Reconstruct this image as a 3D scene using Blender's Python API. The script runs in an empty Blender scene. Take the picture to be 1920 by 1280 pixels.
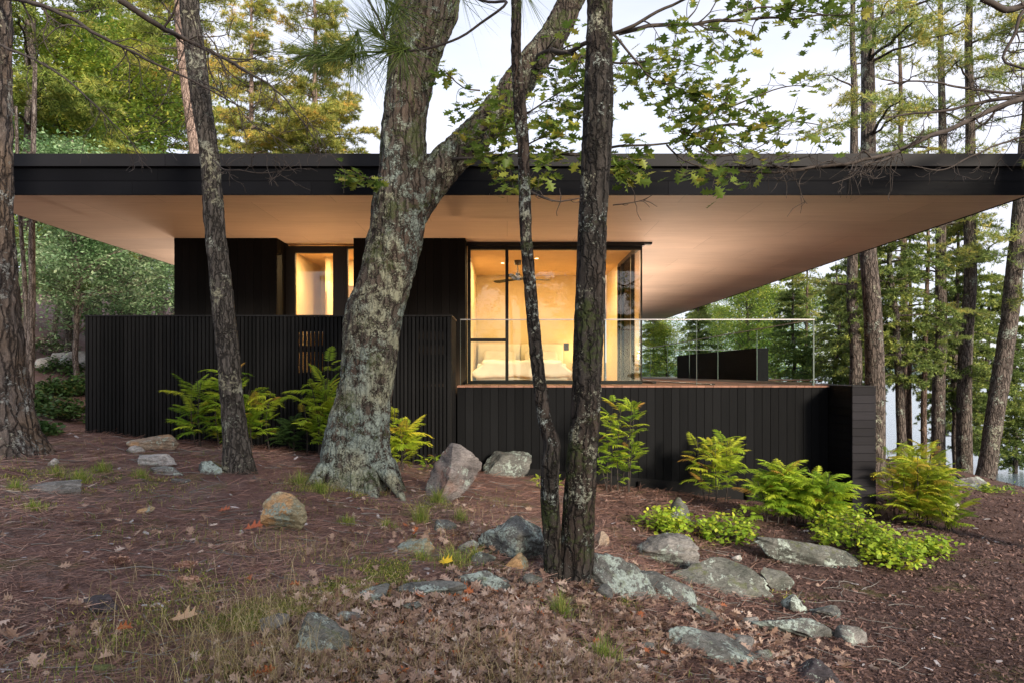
import bpy, bmesh, math, random
import numpy as np
from mathutils import Vector, Matrix

# ------------------------------------------------------------------ camera, sky, sun, exposure
SC = bpy.context.scene
COL = SC.collection
F = 1280.0            # focal length in pixels of the 1920 wide photograph (24 mm lens)
VX, VY = 951.0, 698.0 # vanishing point of the level, square-on camera
EZ = 1.6              # eye height

cam_d = bpy.data.cameras.new("camera")
cam_d.lens = 24.0; cam_d.sensor_width = 36.0
cam_d.shift_x = 0.0047; cam_d.shift_y = 0.0302
cam_d.clip_start = 0.1; cam_d.clip_end = 5000
cam = bpy.data.objects.new("camera", cam_d); COL.objects.link(cam)
cam.location = (0, 0, EZ); cam.rotation_euler = (math.radians(90), 0, 0)
SC.camera = cam

SUN_EL, SUN_ROT = math.radians(20), math.radians(150)
world = bpy.data.worlds.new("World"); SC.world = world
world.use_nodes = True
wn = world.node_tree; wn.nodes.clear()
w_out = wn.nodes.new('ShaderNodeOutputWorld'); w_bg = wn.nodes.new('ShaderNodeBackground')
w_sky = wn.nodes.new('ShaderNodeTexSky'); w_sky.sky_type = 'NISHITA'; w_sky.sun_disc = False
w_sky.sun_elevation = SUN_EL; w_sky.sun_rotation = SUN_ROT
w_hsv = wn.nodes.new('ShaderNodeHueSaturation'); w_hsv.inputs['Saturation'].default_value = 0.6
w_tc = wn.nodes.new('ShaderNodeTexCoord'); w_map = wn.nodes.new('ShaderNodeMapping')
w_map.inputs['Scale'].default_value = (1.0, 1.0, 3.0)
w_no = wn.nodes.new('ShaderNodeTexNoise'); w_no.inputs['Scale'].default_value = 1.6; w_no.inputs['Detail'].default_value = 6
w_ra = wn.nodes.new('ShaderNodeValToRGB')
w_ra.color_ramp.elements[0].position = 0.3; w_ra.color_ramp.elements[0].color = (0.2, 0.2, 0.2, 1)
w_ra.color_ramp.elements[1].position = 0.65; w_ra.color_ramp.elements[1].color = (1, 1, 1, 1)
w_mix = wn.nodes.new('ShaderNodeMixRGB'); w_mix.inputs['Color2'].default_value = (4.25, 4.35, 5.0, 1)   # thin high cloud
wn.links.new(w_tc.outputs['Generated'], w_map.inputs['Vector']); wn.links.new(w_map.outputs[0], w_no.inputs['Vector'])
wn.links.new(w_no.outputs[0], w_ra.inputs[0]); wn.links.new(w_ra.outputs[0], w_mix.inputs['Fac'])
wn.links.new(w_sky.outputs[0], w_hsv.inputs['Color']); wn.links.new(w_hsv.outputs[0], w_mix.inputs['Color1'])
wn.links.new(w_mix.outputs[0], w_bg.inputs['Color']); w_bg.inputs['Strength'].default_value = 0.125
wn.links.new(w_bg.outputs[0], w_out.inputs['Surface'])

sun_d = bpy.data.lights.new("sun", 'SUN'); sun_d.energy = 3.0; sun_d.angle = math.radians(10); sun_d.color = (1.0, 0.86, 0.68)
sun = bpy.data.objects.new("sun", sun_d); COL.objects.link(sun)
_sd = Vector((math.sin(SUN_ROT)*math.cos(SUN_EL), math.cos(SUN_ROT)*math.cos(SUN_EL), math.sin(SUN_EL)))
sun.rotation_euler = _sd.to_track_quat('Z', 'Y').to_euler()

SC.view_settings.view_transform = 'Standard'; SC.view_settings.look = 'None'
SC.view_settings.exposure = 1.08; SC.view_settings.gamma = 1.0
SC.cycles.max_bounces = 7; SC.cycles.diffuse_bounces = 3; SC.cycles.glossy_bounces = 3
SC.cycles.transparent_max_bounces = 12; SC.cycles.transmission_bounces = 4
SC.cycles.caustics_reflective = False; SC.cycles.caustics_refractive = False
SC.cycles.sample_clamp_indirect = 4.0
SC.cycles.use_denoising = True

# ------------------------------------------------------------------ helpers
rng = np.random.default_rng(7)
random.seed(7)

def P(px, py, D):
    return np.array([(px-VX)*D/F, D, EZ-(py-VY)*D/F])

_hp = np.array([127.1, 311.7, 74.7])
def _hash(i):
    h = (i[..., 0].astype(np.int64)*73856093) ^ (i[..., 1].astype(np.int64)*19349663) ^ (i[..., 2].astype(np.int64)*83492791)
    h = (h ^ (h >> 13)) * 1274126177
    h = h & 0x7fffffff
    h = (h ^ (h >> 15)) * 668265263 & 0x7fffffff
    return (h % 65536)/65535.0
def vnoise(p):
    p = np.asarray(p, float)
    i = np.floor(p).astype(np.int64); f = p-i; u = f*f*(3-2*f)
    r = 0
    for dx in (0, 1):
        for dy in (0, 1):
            for dz in (0, 1):
                w = (u[..., 0] if dx else 1-u[..., 0])*(u[..., 1] if dy else 1-u[..., 1])*(u[..., 2] if dz else 1-u[..., 2])
                r = r + w*_hash(i+np.array([dx, dy, dz]))
    return r*2-1
def fbm(p, o=4, g=0.5):
    a, s, t = 1.0, 0, 0
    p = np.asarray(p, float)
    for k in range(o):
        s = s+a*vnoise(p+17.3*k); t += a; a *= g; p = p*2.03
    return s/t

class MB:
    """collects polygons and links them as one mesh"""
    def __init__(self):
        self.v = []; self.lv = []; self.lt = []; self.r = []; self.n = 0
    def add(self, verts, faces, rnd=None):
        verts = np.asarray(verts, float).reshape(-1, 3)
        if isinstance(faces, np.ndarray):
            k = faces.shape[1]
            self.lv.append((faces+self.n).ravel()); self.lt.append(np.full(len(faces), k))
            m = len(faces)
        else:
            m = len(faces)
            self.lv.append(np.array([i for f in faces for i in f])+self.n); self.lt.append(np.array([len(f) for f in faces]))
        self.r.append(np.full(m, rng.random()) if rnd is None else np.broadcast_to(np.asarray(rnd, float), (m,)))
        self.v.append(verts); self.n += len(verts)
    def box(self, x0, x1, y0, y1, z0, z1, rnd=None):
        v = [(x, y, z) for x in (x0, x1) for y in (y0, y1) for z in (z0, z1)]
        self.add(v, [(0, 1, 3, 2), (4, 6, 7, 5), (0, 4, 5, 1), (2, 3, 7, 6), (0, 2, 6, 4), (1, 5, 7, 3)], rnd)
    def place(self, tv, tf, pos, mats, scale, rnd):
        """template verts (k,3), template faces list of equal length tuples, N placements"""
        tv = np.asarray(tv, float); N = len(pos); k = len(tv)
        s = np.asarray(scale, float).reshape(-1, 1, 1)
        w = np.einsum('nij,kj->nki', mats, tv)*s + np.asarray(pos)[:, None, :]
        tf = np.asarray(tf)
        fa = (tf[None, :, :] + (np.arange(N)*k)[:, None, None]).reshape(-1, tf.shape[1])
        self.add(w.reshape(-1, 3), fa, np.repeat(rnd, len(tf)))
    def tube(self, pts, rad, sides=6, cap=True, rnd=None):
        pts = np.asarray(pts, float); n = len(pts)
        rad = np.broadcast_to(np.asarray(rad, float), (n,))
        t = np.gradient(pts, axis=0); t /= np.linalg.norm(t, axis=1)[:, None]+1e-9
        up = np.array([1.0, 0, 0]) if abs(t[0][0]) < 0.8 else np.array([0, 1.0, 0])
        u = np.cross(t[0], up); u /= np.linalg.norm(u)
        th = np.arange(sides)*2*math.pi/sides; c, s = np.cos(th), np.sin(th)
        V = np.zeros((n, sides, 3))
        for i in range(n):
            u = u-t[i]*np.dot(u, t[i]); u /= np.linalg.norm(u)+1e-9
            w = np.cross(t[i], u)
            V[i] = pts[i]+rad[i]*(c[:, None]*u+s[:, None]*w)
        a = np.arange(sides); b = (a+1) % sides
        fs = np.concatenate([np.stack([i*sides+a, i*sides+b, (i+1)*sides+b, (i+1)*sides+a], 1) for i in range(n-1)])
        base = self.n
        self.add(V.reshape(-1, 3), fs, rnd)
        return V
    def build(self, name, m, parent=None, smooth=False):
        me = bpy.data.meshes.new(name)
        V = np.concatenate(self.v); lv = np.concatenate(self.lv).astype(np.int32); lt = np.concatenate(self.lt).astype(np.int32)
        me.vertices.add(len(V)); me.vertices.foreach_set('co', V.astype(np.float32).ravel())
        me.loops.add(len(lv)); me.loops.foreach_set('vertex_index', lv)
        me.polygons.add(len(lt)); ls = np.concatenate([[0], np.cumsum(lt)[:-1]]).astype(np.int32)
        me.polygons.foreach_set('loop_start', ls); me.polygons.foreach_set('loop_total', lt)
        me.polygons.foreach_set('use_smooth', np.full(len(lt), smooth))
        at = me.attributes.new('rnd', 'FLOAT', 'FACE'); at.data.foreach_set('value', np.concatenate(self.r).astype(np.float32))
        me.update(calc_edges=True); me.validate()
        me.materials.append(m)
        o = bpy.data.objects.new(name, me); COL.objects.link(o)
        if parent is not None: o.parent = parent
        return o

def tag(o, label=None, cat=None, group=None, kind=None):
    if label: o['label'] = label
    if cat: o['category'] = cat
    if group: o['group'] = group
    if kind: o['kind'] = kind
    return o
def empty(name, loc, label, cat, group=None, rz=0):
    o = bpy.data.objects.new(name, None); COL.objects.link(o)
    o.empty_display_size = 0.2
    o.location = tuple(float(c) for c in loc); o.rotation_euler = (0, 0, rz)
    return tag(o, label, cat, group)
def off(mb, loc):
    """shift collected world coordinates to be local to an Empty at loc"""
    mb.v = [v-np.asarray(loc, float) for v in mb.v]; return mb

def catmull(pts, step):
    """smooth resampling of rows of numbers (first three = position)"""
    p = np.asarray(pts, float); p = np.vstack([2*p[0]-p[1], p, 2*p[-1]-p[-2]])
    out = []
    for i in range(1, len(p)-2):
        L = np.linalg.norm(p[i+1][:3]-p[i][:3]); m = max(2, int(L/step))
        t = np.linspace(0, 1, m, endpoint=False)[:, None]
        a, b, c, d = p[i-1], p[i], p[i+1], p[i+2]
        out.append(0.5*((2*b)+(-a+c)*t+(2*a-5*b+4*c-d)*t*t+(-a+3*b-3*c+d)*t**3))
    out.append(p[-2][None, :])
    return np.vstack(out)

def rand_rot(n, tilt=None):
    """random rotation matrices; with tilt only leaning up to tilt from flat"""
    if tilt is None:
        q = rng.normal(size=(n, 4)); q /= np.linalg.norm(q, axis=1)[:, None]
    else:
        a = rng.random(n)*2*math.pi; ax = np.stack([np.cos(a), np.sin(a), np.zeros(n)], 1)
        an = np.abs(rng.normal(size=n))*tilt/2
        q = np.concatenate([np.cos(an)[:, None], ax*np.sin(an)[:, None]], 1)
        z = rng.random(n)*math.pi; qz = np.stack([np.cos(z), 0*z, 0*z, np.sin(z)], 1)
        w1, x1, y1, z1 = q.T; w2, x2, y2, z2 = qz.T
        q = np.stack([w1*w2-x1*x2-y1*y2-z1*z2, w1*x2+x1*w2+y1*z2-z1*y2, w1*y2-x1*z2+y1*w2+z1*x2, w1*z2+x1*y2-y1*x2+z1*w2], 1)
    w, x, y, z = q.T
    return np.stack([np.stack([1-2*(y*y+z*z), 2*(x*y-z*w), 2*(x*z+y*w)], 1),
                     np.stack([2*(x*y+z*w), 1-2*(x*x+z*z), 2*(y*z-x*w)], 1),
                     np.stack([2*(x*z-y*w), 2*(y*z+x*w), 1-2*(x*x+y*y)], 1)], 1)
def frames(d, roll=None, flat=False):
    """matrices whose x axis follows d"""
    d = np.asarray(d, float); d = d/(np.linalg.norm(d, axis=1)[:, None]+1e-9)
    n = len(d)
    if flat:
        up = np.tile([0, 0, 1.0], (n, 1))+rng.normal(size=(n, 3))*0.35
    else:
        up = rng.normal(size=(n, 3))
    y = np.cross(up, d); y /= np.linalg.norm(y, axis=1)[:, None]+1e-9
    z = np.cross(d, y)
    return np.stack([d, y, z], 2)

# ------------------------------------------------------------------ materials
class NT:
    def __init__(self, name):
        self.m = bpy.data.materials.new(name); self.m.use_nodes = True
        self.t = self.m.node_tree; self.t.nodes.clear()
        self.out = self.n('ShaderNodeOutputMaterial')
    def n(self, ty, **kw):
        nd = self.t.nodes.new(ty)
        for k, v in kw.items():
            if k in nd.inputs: nd.inputs[k].default_value = v
            else: setattr(nd, k, v)
        return nd
    def l(self, a, b): self.t.links.new(a, b)
    def coord(self, scale=(1, 1, 1), kind='Object', rot=(0, 0, 0)):
        c = self.n('ShaderNodeTexCoord'); mp = self.n('ShaderNodeMapping')
        mp.inputs['Scale'].default_value = scale; mp.inputs['Rotation'].default_value = rot
        self.l(c.outputs[kind], mp.inputs['Vector']); return mp.outputs[0]
    def wcoord(self, scale=(1, 1, 1)):
        c = self.n('ShaderNodeNewGeometry'); mp = self.n('ShaderNodeMapping'); mp.inputs['Scale'].default_value = scale
        self.l(c.outputs['Position'], mp.inputs['Vector']); return mp.outputs[0]
    def noise(self, vec, scale, detail=4, rough=0.55, dist=0.0):
        nd = self.n('ShaderNodeTexNoise', Scale=scale, Detail=detail, Roughness=rough, Distortion=dist)
        self.l(vec, nd.inputs['Vector']); return nd.outputs[0]
    def ramp(self, fac, stops):
        r = self.n('ShaderNodeValToRGB'); e = r.color_ramp.elements
        while len(e) < len(stops): e.new(0.5)
        for i, (p, c) in enumerate(stops):
            e[i].position = p; e[i].color = (c, c, c, 1) if not isinstance(c, (tuple, list)) else (*c, 1)
        self.l(fac, r.inputs[0]); return r.outputs[0]
    def mix(self, fac, a, b, mode='MIX'):
        m = self.n('ShaderNodeMixRGB'); m.blend_type = mode
        for s, x in (('Fac', fac), ('Color1', a), ('Color2', b)):
            if isinstance(x, (int, float)): m.inputs[s].default_value = x if s == 'Fac' else (x, x, x, 1)
            elif isinstance(x, tuple): m.inputs[s].default_value = (*x, 1)
            else: self.l(x, m.inputs[s])
        return m.outputs[0]
    def math(self, op, a, b=0.0):
        m = self.n('ShaderNodeMath'); m.operation = op
        for i, x in enumerate((a, b)):
            if isinstance(x, (int, float)): m.inputs[i].default_value = x
            else: self.l(x, m.inputs[i])
        return m.outputs[0]
    def attr(self, name='rnd'):
        a = self.n('ShaderNodeAttribute'); a.attribute_name = name; return a.outputs['Fac']
    def bump(self, h, strength=0.5, dist=0.02, normal=None):
        b = self.n('ShaderNodeBump', Strength=strength, Distance=dist); self.l(h, b.inputs['Height'])
        if normal is not None: self.l(normal, b.inputs['Normal'])
        return b.outputs[0]
    def pbr(self, col, rough=0.8, normal=None, metal=0.0, spec=0.3):
        b = self.n('ShaderNodeBsdfPrincipled'); b.inputs['Roughness'].default_value = 0.8
        for s, x in (('Base Color', col), ('Roughness', rough), ('Metallic', metal)):
            if isinstance(x, (int, float)): b.inputs[s].default_value = x
            elif isinstance(x, tuple): b.inputs[s].default_value = (*x, 1)
            else: self.l(x, b.inputs[s])
        b.inputs['Specular IOR Level'].default_value = spec
        if normal is not None: self.l(normal, b.inputs['Normal'])
        self.l(b.outputs[0], self.out.inputs['Surface']); return b

def mat_bark(name, dark, light, lichen=0.0, lcol=(0.33, 0.38, 0.33), scale=1.0, moss=0.0, warm=None, fade=0.0, lscale=1.0):
    T = NT(name); w = T.wcoord((1, 1, 0.22)); w1 = T.wcoord((1, 1, 1)); w2 = T.wcoord((1, 1, 0.6))
    n1 = T.noise(w, 22*scale, 6, 0.65, 0.6); n2 = T.noise(w1, 90*scale, 3)
    vo = T.n('ShaderNodeTexVoronoi', Scale=16*scale); vo.feature = 'DISTANCE_TO_EDGE'
    wd = T.n('ShaderNodeMixRGB'); wd.blend_type = 'ADD'; wd.inputs['Fac'].default_value = 0.06
    T.l(w, wd.inputs['Color1']); nn = T.n('ShaderNodeTexNoise', Scale=14*scale, Detail=3); T.l(w1, nn.inputs['Vector']); T.l(nn.outputs[1], wd.inputs['Color2'])
    T.l(wd.outputs[0], vo.inputs['Vector'])
    cr = T.ramp(vo.outputs['Distance'], [(0.0, 0.0), (0.16, 1.0)])
    base = T.mix(T.ramp(n1, [(0.32, 0.0), (0.68, 1.0)]), dark, light)
    if warm: base = T.mix(T.math('MULTIPLY', T.ramp(T.noise(w2, 2.2, 4), [(0.45, 0.0), (0.65, 1.0)]), 0.6), base, warm)
    col = T.mix(T.math('MULTIPLY', T.math('SUBTRACT', 1.0, cr), 0.85), base, tuple(c*0.35 for c in dark))
    col = T.mix(0.5, col, T.ramp(n2, [(0.3, 0.5), (0.7, 1.3)]), 'MULTIPLY')
    hl = None
    if lichen > 0:
        a = T.noise(w1, 3.2*lscale, 4, 0.6, 0.4); b = T.noise(w1, 22*lscale, 6, 0.78, 0.6); c2 = T.noise(w1, 60, 3, 0.7)
        s = T.math('ADD', T.math('MULTIPLY', a, 0.8), T.math('MULTIPLY', b, 0.9))
        if fade:   # lichen is thick low on the stem and thins out higher up
            sx = T.n('ShaderNodeSeparateXYZ'); T.l(w1, sx.inputs[0]); s = T.math('SUBTRACT', s, T.math('MULTIPLY', T.math('SUBTRACT', sx.outputs[2], 2.0), fade))
        th = 0.98-0.24*lichen
        lm = T.ramp(s, [(min(th, .999), 0.0), (min(th+0.035, 1.0), 1.0)])
        lc = T.mix(T.ramp(c2, [(0.3, 0.0), (0.7, 1.0)]), tuple(c*0.55 for c in lcol), tuple(min(1, c*1.35) for c in lcol))
        lc = T.mix(T.math('MULTIPLY', T.ramp(T.noise(w1, 1.7, 2), [(0.45, 0.0), (0.6, 1.0)]), 0.5), lc, (0.30, 0.27, 0.16))
        col = T.mix(T.math('MULTIPLY', lm, 0.92), col, lc); hl = lm
    if moss > 0:
        mm = T.ramp(T.math('ADD', T.math('MULTIPLY', T.noise(w1, 2.5, 4), 0.7), T.math('MULTIPLY', T.noise(w1, 30, 4), 0.4)), [(0.62-0.08*moss, 0.0), (0.70-0.08*moss, 1.0)])
        col = T.mix(T.math('MULTIPLY', mm, 0.6), col, (0.05, 0.07, 0.02))
    h = T.math('ADD', T.math('MULTIPLY', cr, 0.9), T.math('MULTIPLY', n1, 1.0)); h = T.math('ADD', h, T.math('MULTIPLY', n2, 0.25))
    if hl is not None: h = T.math('ADD', h, T.math('MULTIPLY', hl, 0.3))
    T.pbr(col, 0.9, T.bump(h, 0.9, 0.022/scale), spec=0.15); return T.m

def mat_leaf(name, stops, trans=0.3, rough=0.55):
    T = NT(name); r = T.attr()
    col = T.ramp(r, stops)
    nz = T.noise(T.wcoord(), 0.7, 3)
    col = T.mix(0.6, col, T.ramp(nz, [(0.3, 0.65), (0.7, 1.35)]), 'MULTIPLY')
    b = T.pbr(col, rough, spec=0.25)
    tr = T.n('ShaderNodeBsdfTranslucent'); T.l(col, tr.inputs['Color'])
    mx = T.n('ShaderNodeMixShader'); mx.inputs[0].default_value = trans
    T.l(b.outputs[0], mx.inputs[1]); T.l(tr.outputs[0], mx.inputs[2]); T.l(mx.outputs[0], T.out.inputs['Surface'])
    return T.m

def mat_rock(name, a, b, lichen=0.3, moss=0.0, lcol=(0.36, 0.42, 0.38), warm=None):
    T = NT(name); w = T.wcoord(); o = T.coord((1, 1, 2.6), rot=(0.2, 0.35, 0))
    n1 = T.noise(w, 5, 6, 0.62); n2 = T.noise(o, 22, 6, 0.65, 1.2); n3 = T.noise(w, 120, 3)
    col = T.mix(T.ramp(n1, [(0.35, 0.0), (0.65, 1.0)]), a, b)
    if warm: col = T.mix(T.ramp(T.noise(w, 3.1, 3), [(0.48, 0.0), (0.6, 0.8)]), col, warm)
    col = T.mix(0.6, col, T.ramp(n2, [(0.38, 0.3), (0.58, 1.3)]), 'MULTIPLY')
    col = T.mix(0.5, col, T.ramp(n3, [(0.3, 0.6), (0.7, 1.35)]), 'MULTIPLY')
    s = T.math('ADD', T.math('MULTIPLY', T.noise(w, 4.5, 3), 0.7), T.math('MULTIPLY', T.noise(w, 28, 6, 0.75), 0.7))
    lm = T.ramp(s, [(0.84-0.2*lichen, 0.0), (0.875-0.2*lichen, 1.0)])
    lc = T.mix(T.ramp(T.noise(w, 60, 3), [(0.3, 0.0), (0.7, 1.0)]), tuple(c*0.6 for c in lcol), tuple(min(1, c*1.3) for c in lcol))
    col = T.mix(T.math('MULTIPLY', lm, 0.85), col, lc)
    if moss > 0:
        g = T.n('ShaderNodeNewGeometry'); sp = T.n('ShaderNodeSeparateXYZ'); T.l(g.outputs['Normal'], sp.inputs[0])
        mm = T.math('MULTIPLY', T.ramp(T.noise(w, 7, 5, 0.7), [(0.62-0.14*moss, 0.0), (0.72-0.14*moss, 1.0)]), T.ramp(sp.outputs[2], [(0.1, 0.0), (0.7, 1.0)]))
        col = T.mix(T.math('MULTIPLY', mm, 0.75), col, T.mix(T.noise(w, 70, 2), (0.05, 0.06, 0.02), (0.13, 0.14, 0.045)))
    h = T.math('ADD', T.math('MULTIPLY', n2, 0.6), T.math('MULTIPLY', n3, 0.12)); h = T.math('ADD', h, T.math('MULTIPLY', lm, 0.12))
    T.pbr(col, 0.88, T.bump(h, 0.8, 0.02), spec=0.2); return T.m

def mat_plain(name, col, rough=0.6, metal=0.0, var=0.12, spec=0.3, ns=12):
    T = NT(name); n = T.noise(T.wcoord(), ns, 4)
    c = T.mix(1.0, col, T.ramp(n, [(0.3, 1-var), (0.7, 1+var)]), 'MULTIPLY')
    T.pbr(c, rough, None, metal, spec); return T.m

def mat_board(name, a, b, axis='z', rough=0.72, spec=0.10):
    """stained timber, grain along an axis, each board (face attribute) its own tone"""
    T = NT(name); sc = {'z': (26, 26, 1.3), 'x': (1.3, 26, 26), 'y': (26, 1.3, 26)}[axis]
    g = T.noise(T.wcoord(sc), 1.4, 6, 0.7, 0.4); r = T.attr()
    big = T.noise(T.wcoord((1, 1, 0.5)), 1.1, 4, 0.6)
    c = T.mix(r, a, b); c = T.mix(0.55, c, T.ramp(g, [(0.3, 0.6), (0.7, 1.4)]), 'MULTIPLY')
    c = T.mix(0.6, c, T.ramp(big, [(0.3, 0.72), (0.7, 1.3)]), 'MULTIPLY')
    T.pbr(c, T.ramp(g, [(0.3, rough-0.08), (0.7, rough+0.1)]), T.bump(g, 0.4, 0.004), spec=spec); return T.m

def mat_glass(name, tint=(1, 1, 1), k=1.0, base=0.0):
    T = NT(name)
    tr = T.n('ShaderNodeBsdfTransparent'); tr.inputs['Color'].default_value = (*tint, 1)
    gl = T.n('ShaderNodeBsdfGlossy'); gl.inputs['Roughness'].default_value = 0.0; gl.inputs['Color'].default_value = (1, 1, 1, 1)
    wv = T.noise(T.wcoord(), 0.9, 2)
    T.l(T.bump(wv, 0.09, 0.03), gl.inputs['Normal'])
    gm = T.n('ShaderNodeNewGeometry'); fr = T.n('ShaderNodeFresnel', IOR=1.5)
    T.l(T.math('SUBTRACT', 1.5, T.math('MULTIPLY', gm.outputs['Backfacing'], 1.5-1/1.5)), fr.inputs['IOR'])   # both faces of a pane reflect alike
    f = T.math('MINIMUM', T.math('ADD', T.math('MULTIPLY', fr.outputs[0], k), base), 1.0)
    mx = T.n('ShaderNodeMixShader'); T.l(f, mx.inputs[0]); T.l(tr.outputs[0], mx.inputs[1]); T.l(gl.outputs[0], mx.inputs[2])
    T.l(mx.outputs[0], T.out.inputs['Surface']); return T.m

def mat_emit(name, col, s):
    T = NT(name); e = T.n('ShaderNodeEmission', Strength=s); e.inputs['Color'].default_value = (*col, 1)
    T.l(e.outputs[0], T.out.inputs['Surface']); return T.m

M = {}
M['bark_big'] = mat_bark('bark_grey_lichen', (0.028, 0.023, 0.020), (0.125, 0.108, 0.094), 0.62, (0.22, 0.265, 0.24), 0.85, 0.2, (0.085, 0.058, 0.045), fade=0.026, lscale=2.3)
M['bark_twin'] = mat_bark('bark_dark_spotted', (0.015, 0.014, 0.013), (0.070, 0.062, 0.056), 0.14, (0.30, 0.34, 0.32), 1.1, 0.25, (0.065, 0.042, 0.032), lscale=2.0)
M['bark_slim'] = mat_bark('bark_grey_brown', (0.032, 0.029, 0.026), (0.135, 0.122, 0.11), 0.22, (0.28, 0.30, 0.26), 1.2)
M['bark_pine'] = mat_bark('bark_plated_pine', (0.04, 0.034, 0.033), (0.19, 0.158, 0.142), 0.15, (0.27, 0.28, 0.27), 0.75, 0.0, (0.15, 0.105, 0.07))
M['bark_red'] = mat_bark('bark_red_pine', (0.06, 0.04, 0.032), (0.25, 0.18, 0.145), 0.0, scale=1.0)
M['bark_pink'] = mat_bark('bark_pale_pink', (0.19, 0.13, 0.11), (0.46, 0.35, 0.30), 0.0, scale=1.2)
M['bark_far'] = mat_bark('bark_far_brown', (0.05, 0.042, 0.038), (0.20, 0.165, 0.145), 0.1, scale=1.0)
M['bark_birch'] = mat_bark('bark_birch', (0.14, 0.10, 0.08), (0.42, 0.36, 0.31), 0.0, scale=1.3)
M['twig'] = mat_plain('twig_bark', (0.055, 0.045, 0.04), 0.85, var=0.4)
M['twig_grey'] = mat_plain('dead_twig_bark', (0.16, 0.15, 0.14), 0.85, var=0.4)

M['pine_green'] = mat_leaf('pine_needles_green', [(0.0, (0.07, 0.13, 0.03)), (0.5, (0.21, 0.28, 0.06)), (1.0, (0.52, 0.50, 0.11))], 0.3)
M['pine_gold_suntint'] = mat_leaf('pine_needles_gold_suntint', [(0.0, (0.13, 0.18, 0.045)), (0.5, (0.33, 0.36, 0.085)), (0.85, (0.60, 0.50, 0.12)), (1.0, (0.75, 0.47, 0.12))], 0.35)  # autumn gold, with low-sun glow painted into the needle colours
M['pine_olive'] = mat_leaf('pine_needles_olive', [(0.0, (0.108, 0.176, 0.054)), (0.5, (0.270, 0.338, 0.095)), (1.0, (0.648, 0.540, 0.135))], 0.35)
M['cedar'] = mat_leaf('cedar_sprays', [(0.0, (0.06, 0.105, 0.03)), (0.6, (0.19, 0.26, 0.07)), (1.0, (0.44, 0.47, 0.11))], 0.25)
M['leaf_blue'] = mat_leaf('small_leaves_cool', [(0.0, (0.09, 0.19, 0.07)), (0.5, (0.28, 0.43, 0.21)), (1.0, (0.68, 0.78, 0.50))], 0.25, 0.4)
M['leaf_yel'] = mat_leaf('small_leaves_yellowing', [(0.0, (0.100, 0.213, 0.037)), (0.5, (0.312, 0.425, 0.075)), (1.0, (0.775, 0.688, 0.112))], 0.35)
M['leaf_oak'] = mat_leaf('oak_leaves', [(0.0, (0.075, 0.13, 0.025)), (0.6, (0.16, 0.235, 0.045)), (0.9, (0.30, 0.33, 0.06)), (1.0, (0.45, 0.36, 0.07))], 0.5, 0.45)
M['sumac'] = mat_leaf('sumac_leaflets', [(0.0, (0.14, 0.26, 0.025)), (0.4, (0.32, 0.46, 0.04)), (0.8, (0.58, 0.64, 0.06)), (0.95, (0.72, 0.62, 0.07)), (1.0, (0.50, 0.30, 0.07))], 0.35, 0.45)
M['bushy'] = mat_leaf('round_shrub_leaves', [(0.0, (0.144, 0.264, 0.024)), (0.5, (0.336, 0.480, 0.048)), (1.0, (0.576, 0.576, 0.060))], 0.35, 0.45)
M['understory'] = mat_leaf('dark_understory', [(0.0, (0.032, 0.072, 0.019)), (0.7, (0.072, 0.136, 0.040)), (1.0, (0.192, 0.160, 0.048))], 0.2)
M['grass'] = mat_leaf('grass_green', [(0.0, (0.104, 0.169, 0.026)), (0.6, (0.221, 0.312, 0.052)), (1.0, (0.494, 0.429, 0.156))], 0.3)
M['dry'] = mat_leaf('grass_dry', [(0.0, (0.15, 0.12, 0.05)), (0.6, (0.33, 0.26, 0.13)), (1.0, (0.5, 0.42, 0.26))], 0.3)
M['litter'] = mat_leaf('dead_leaves', [(0.0, (0.08, 0.048, 0.034)), (0.35, (0.22, 0.140, 0.105)), (0.65, (0.37, 0.26, 0.20)), (0.93, (0.50, 0.42, 0.37)), (1.0, (0.36, 0.12, 0.05))], 0.1, 0.6)
M['needle_litter'] = mat_leaf('needle_litter', [(0.0, (0.085, 0.045, 0.036)), (0.45, (0.27, 0.145, 0.112)), (0.8, (0.45, 0.295, 0.225)), (1.0, (0.72, 0.63, 0.56))], 0.0, 0.6)
M['chips'] = mat_leaf('bark_chips', [(0.0, (0.045, 0.027, 0.024)), (0.5, (0.13, 0.078, 0.066)), (0.9, (0.25, 0.155, 0.13)), (1.0, (0.48, 0.38, 0.33))], 0.0, 0.7)

M['rock_grey'] = mat_rock('rock_grey', (0.10, 0.10, 0.095), (0.22, 0.21, 0.20), 0.42)
M['rock_lichen'] = mat_rock('rock_lichen', (0.065, 0.068, 0.066), (0.15, 0.15, 0.14), 0.62, 0.25, (0.31, 0.37, 0.34))
M['rock_brown'] = mat_rock('rock_brown', (0.17, 0.13, 0.10), (0.33, 0.26, 0.20), 0.25, 0.0, warm=(0.40, 0.24, 0.12))
M['rock_red'] = mat_rock('rock_red_split', (0.12, 0.11, 0.11), (0.26, 0.235, 0.225), 0.2, 0.0, warm=(0.24, 0.145, 0.115))
M['rock_pale'] = mat_rock('rock_pale', (0.26, 0.25, 0.24), (0.46, 0.44, 0.42), 0.3)
M['rock_moss'] = mat_rock('rock_moss', (0.075, 0.08, 0.07), (0.16, 0.16, 0.145), 0.42, 0.5)
M['rock_green'] = mat_rock('rock_green_moss', (0.10, 0.12, 0.06), (0.20, 0.22, 0.10), 0.1, 2.0)
M['rock_tan'] = mat_rock('rock_tan_green', (0.20, 0.18, 0.12), (0.36, 0.32, 0.21), 0.5, 0.2, (0.24, 0.30, 0.27), warm=(0.42, 0.24, 0.11))
M['rock_dark'] = mat_rock('rock_dark', (0.045, 0.04, 0.045), (0.09, 0.075, 0.08), 0.1)

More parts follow.
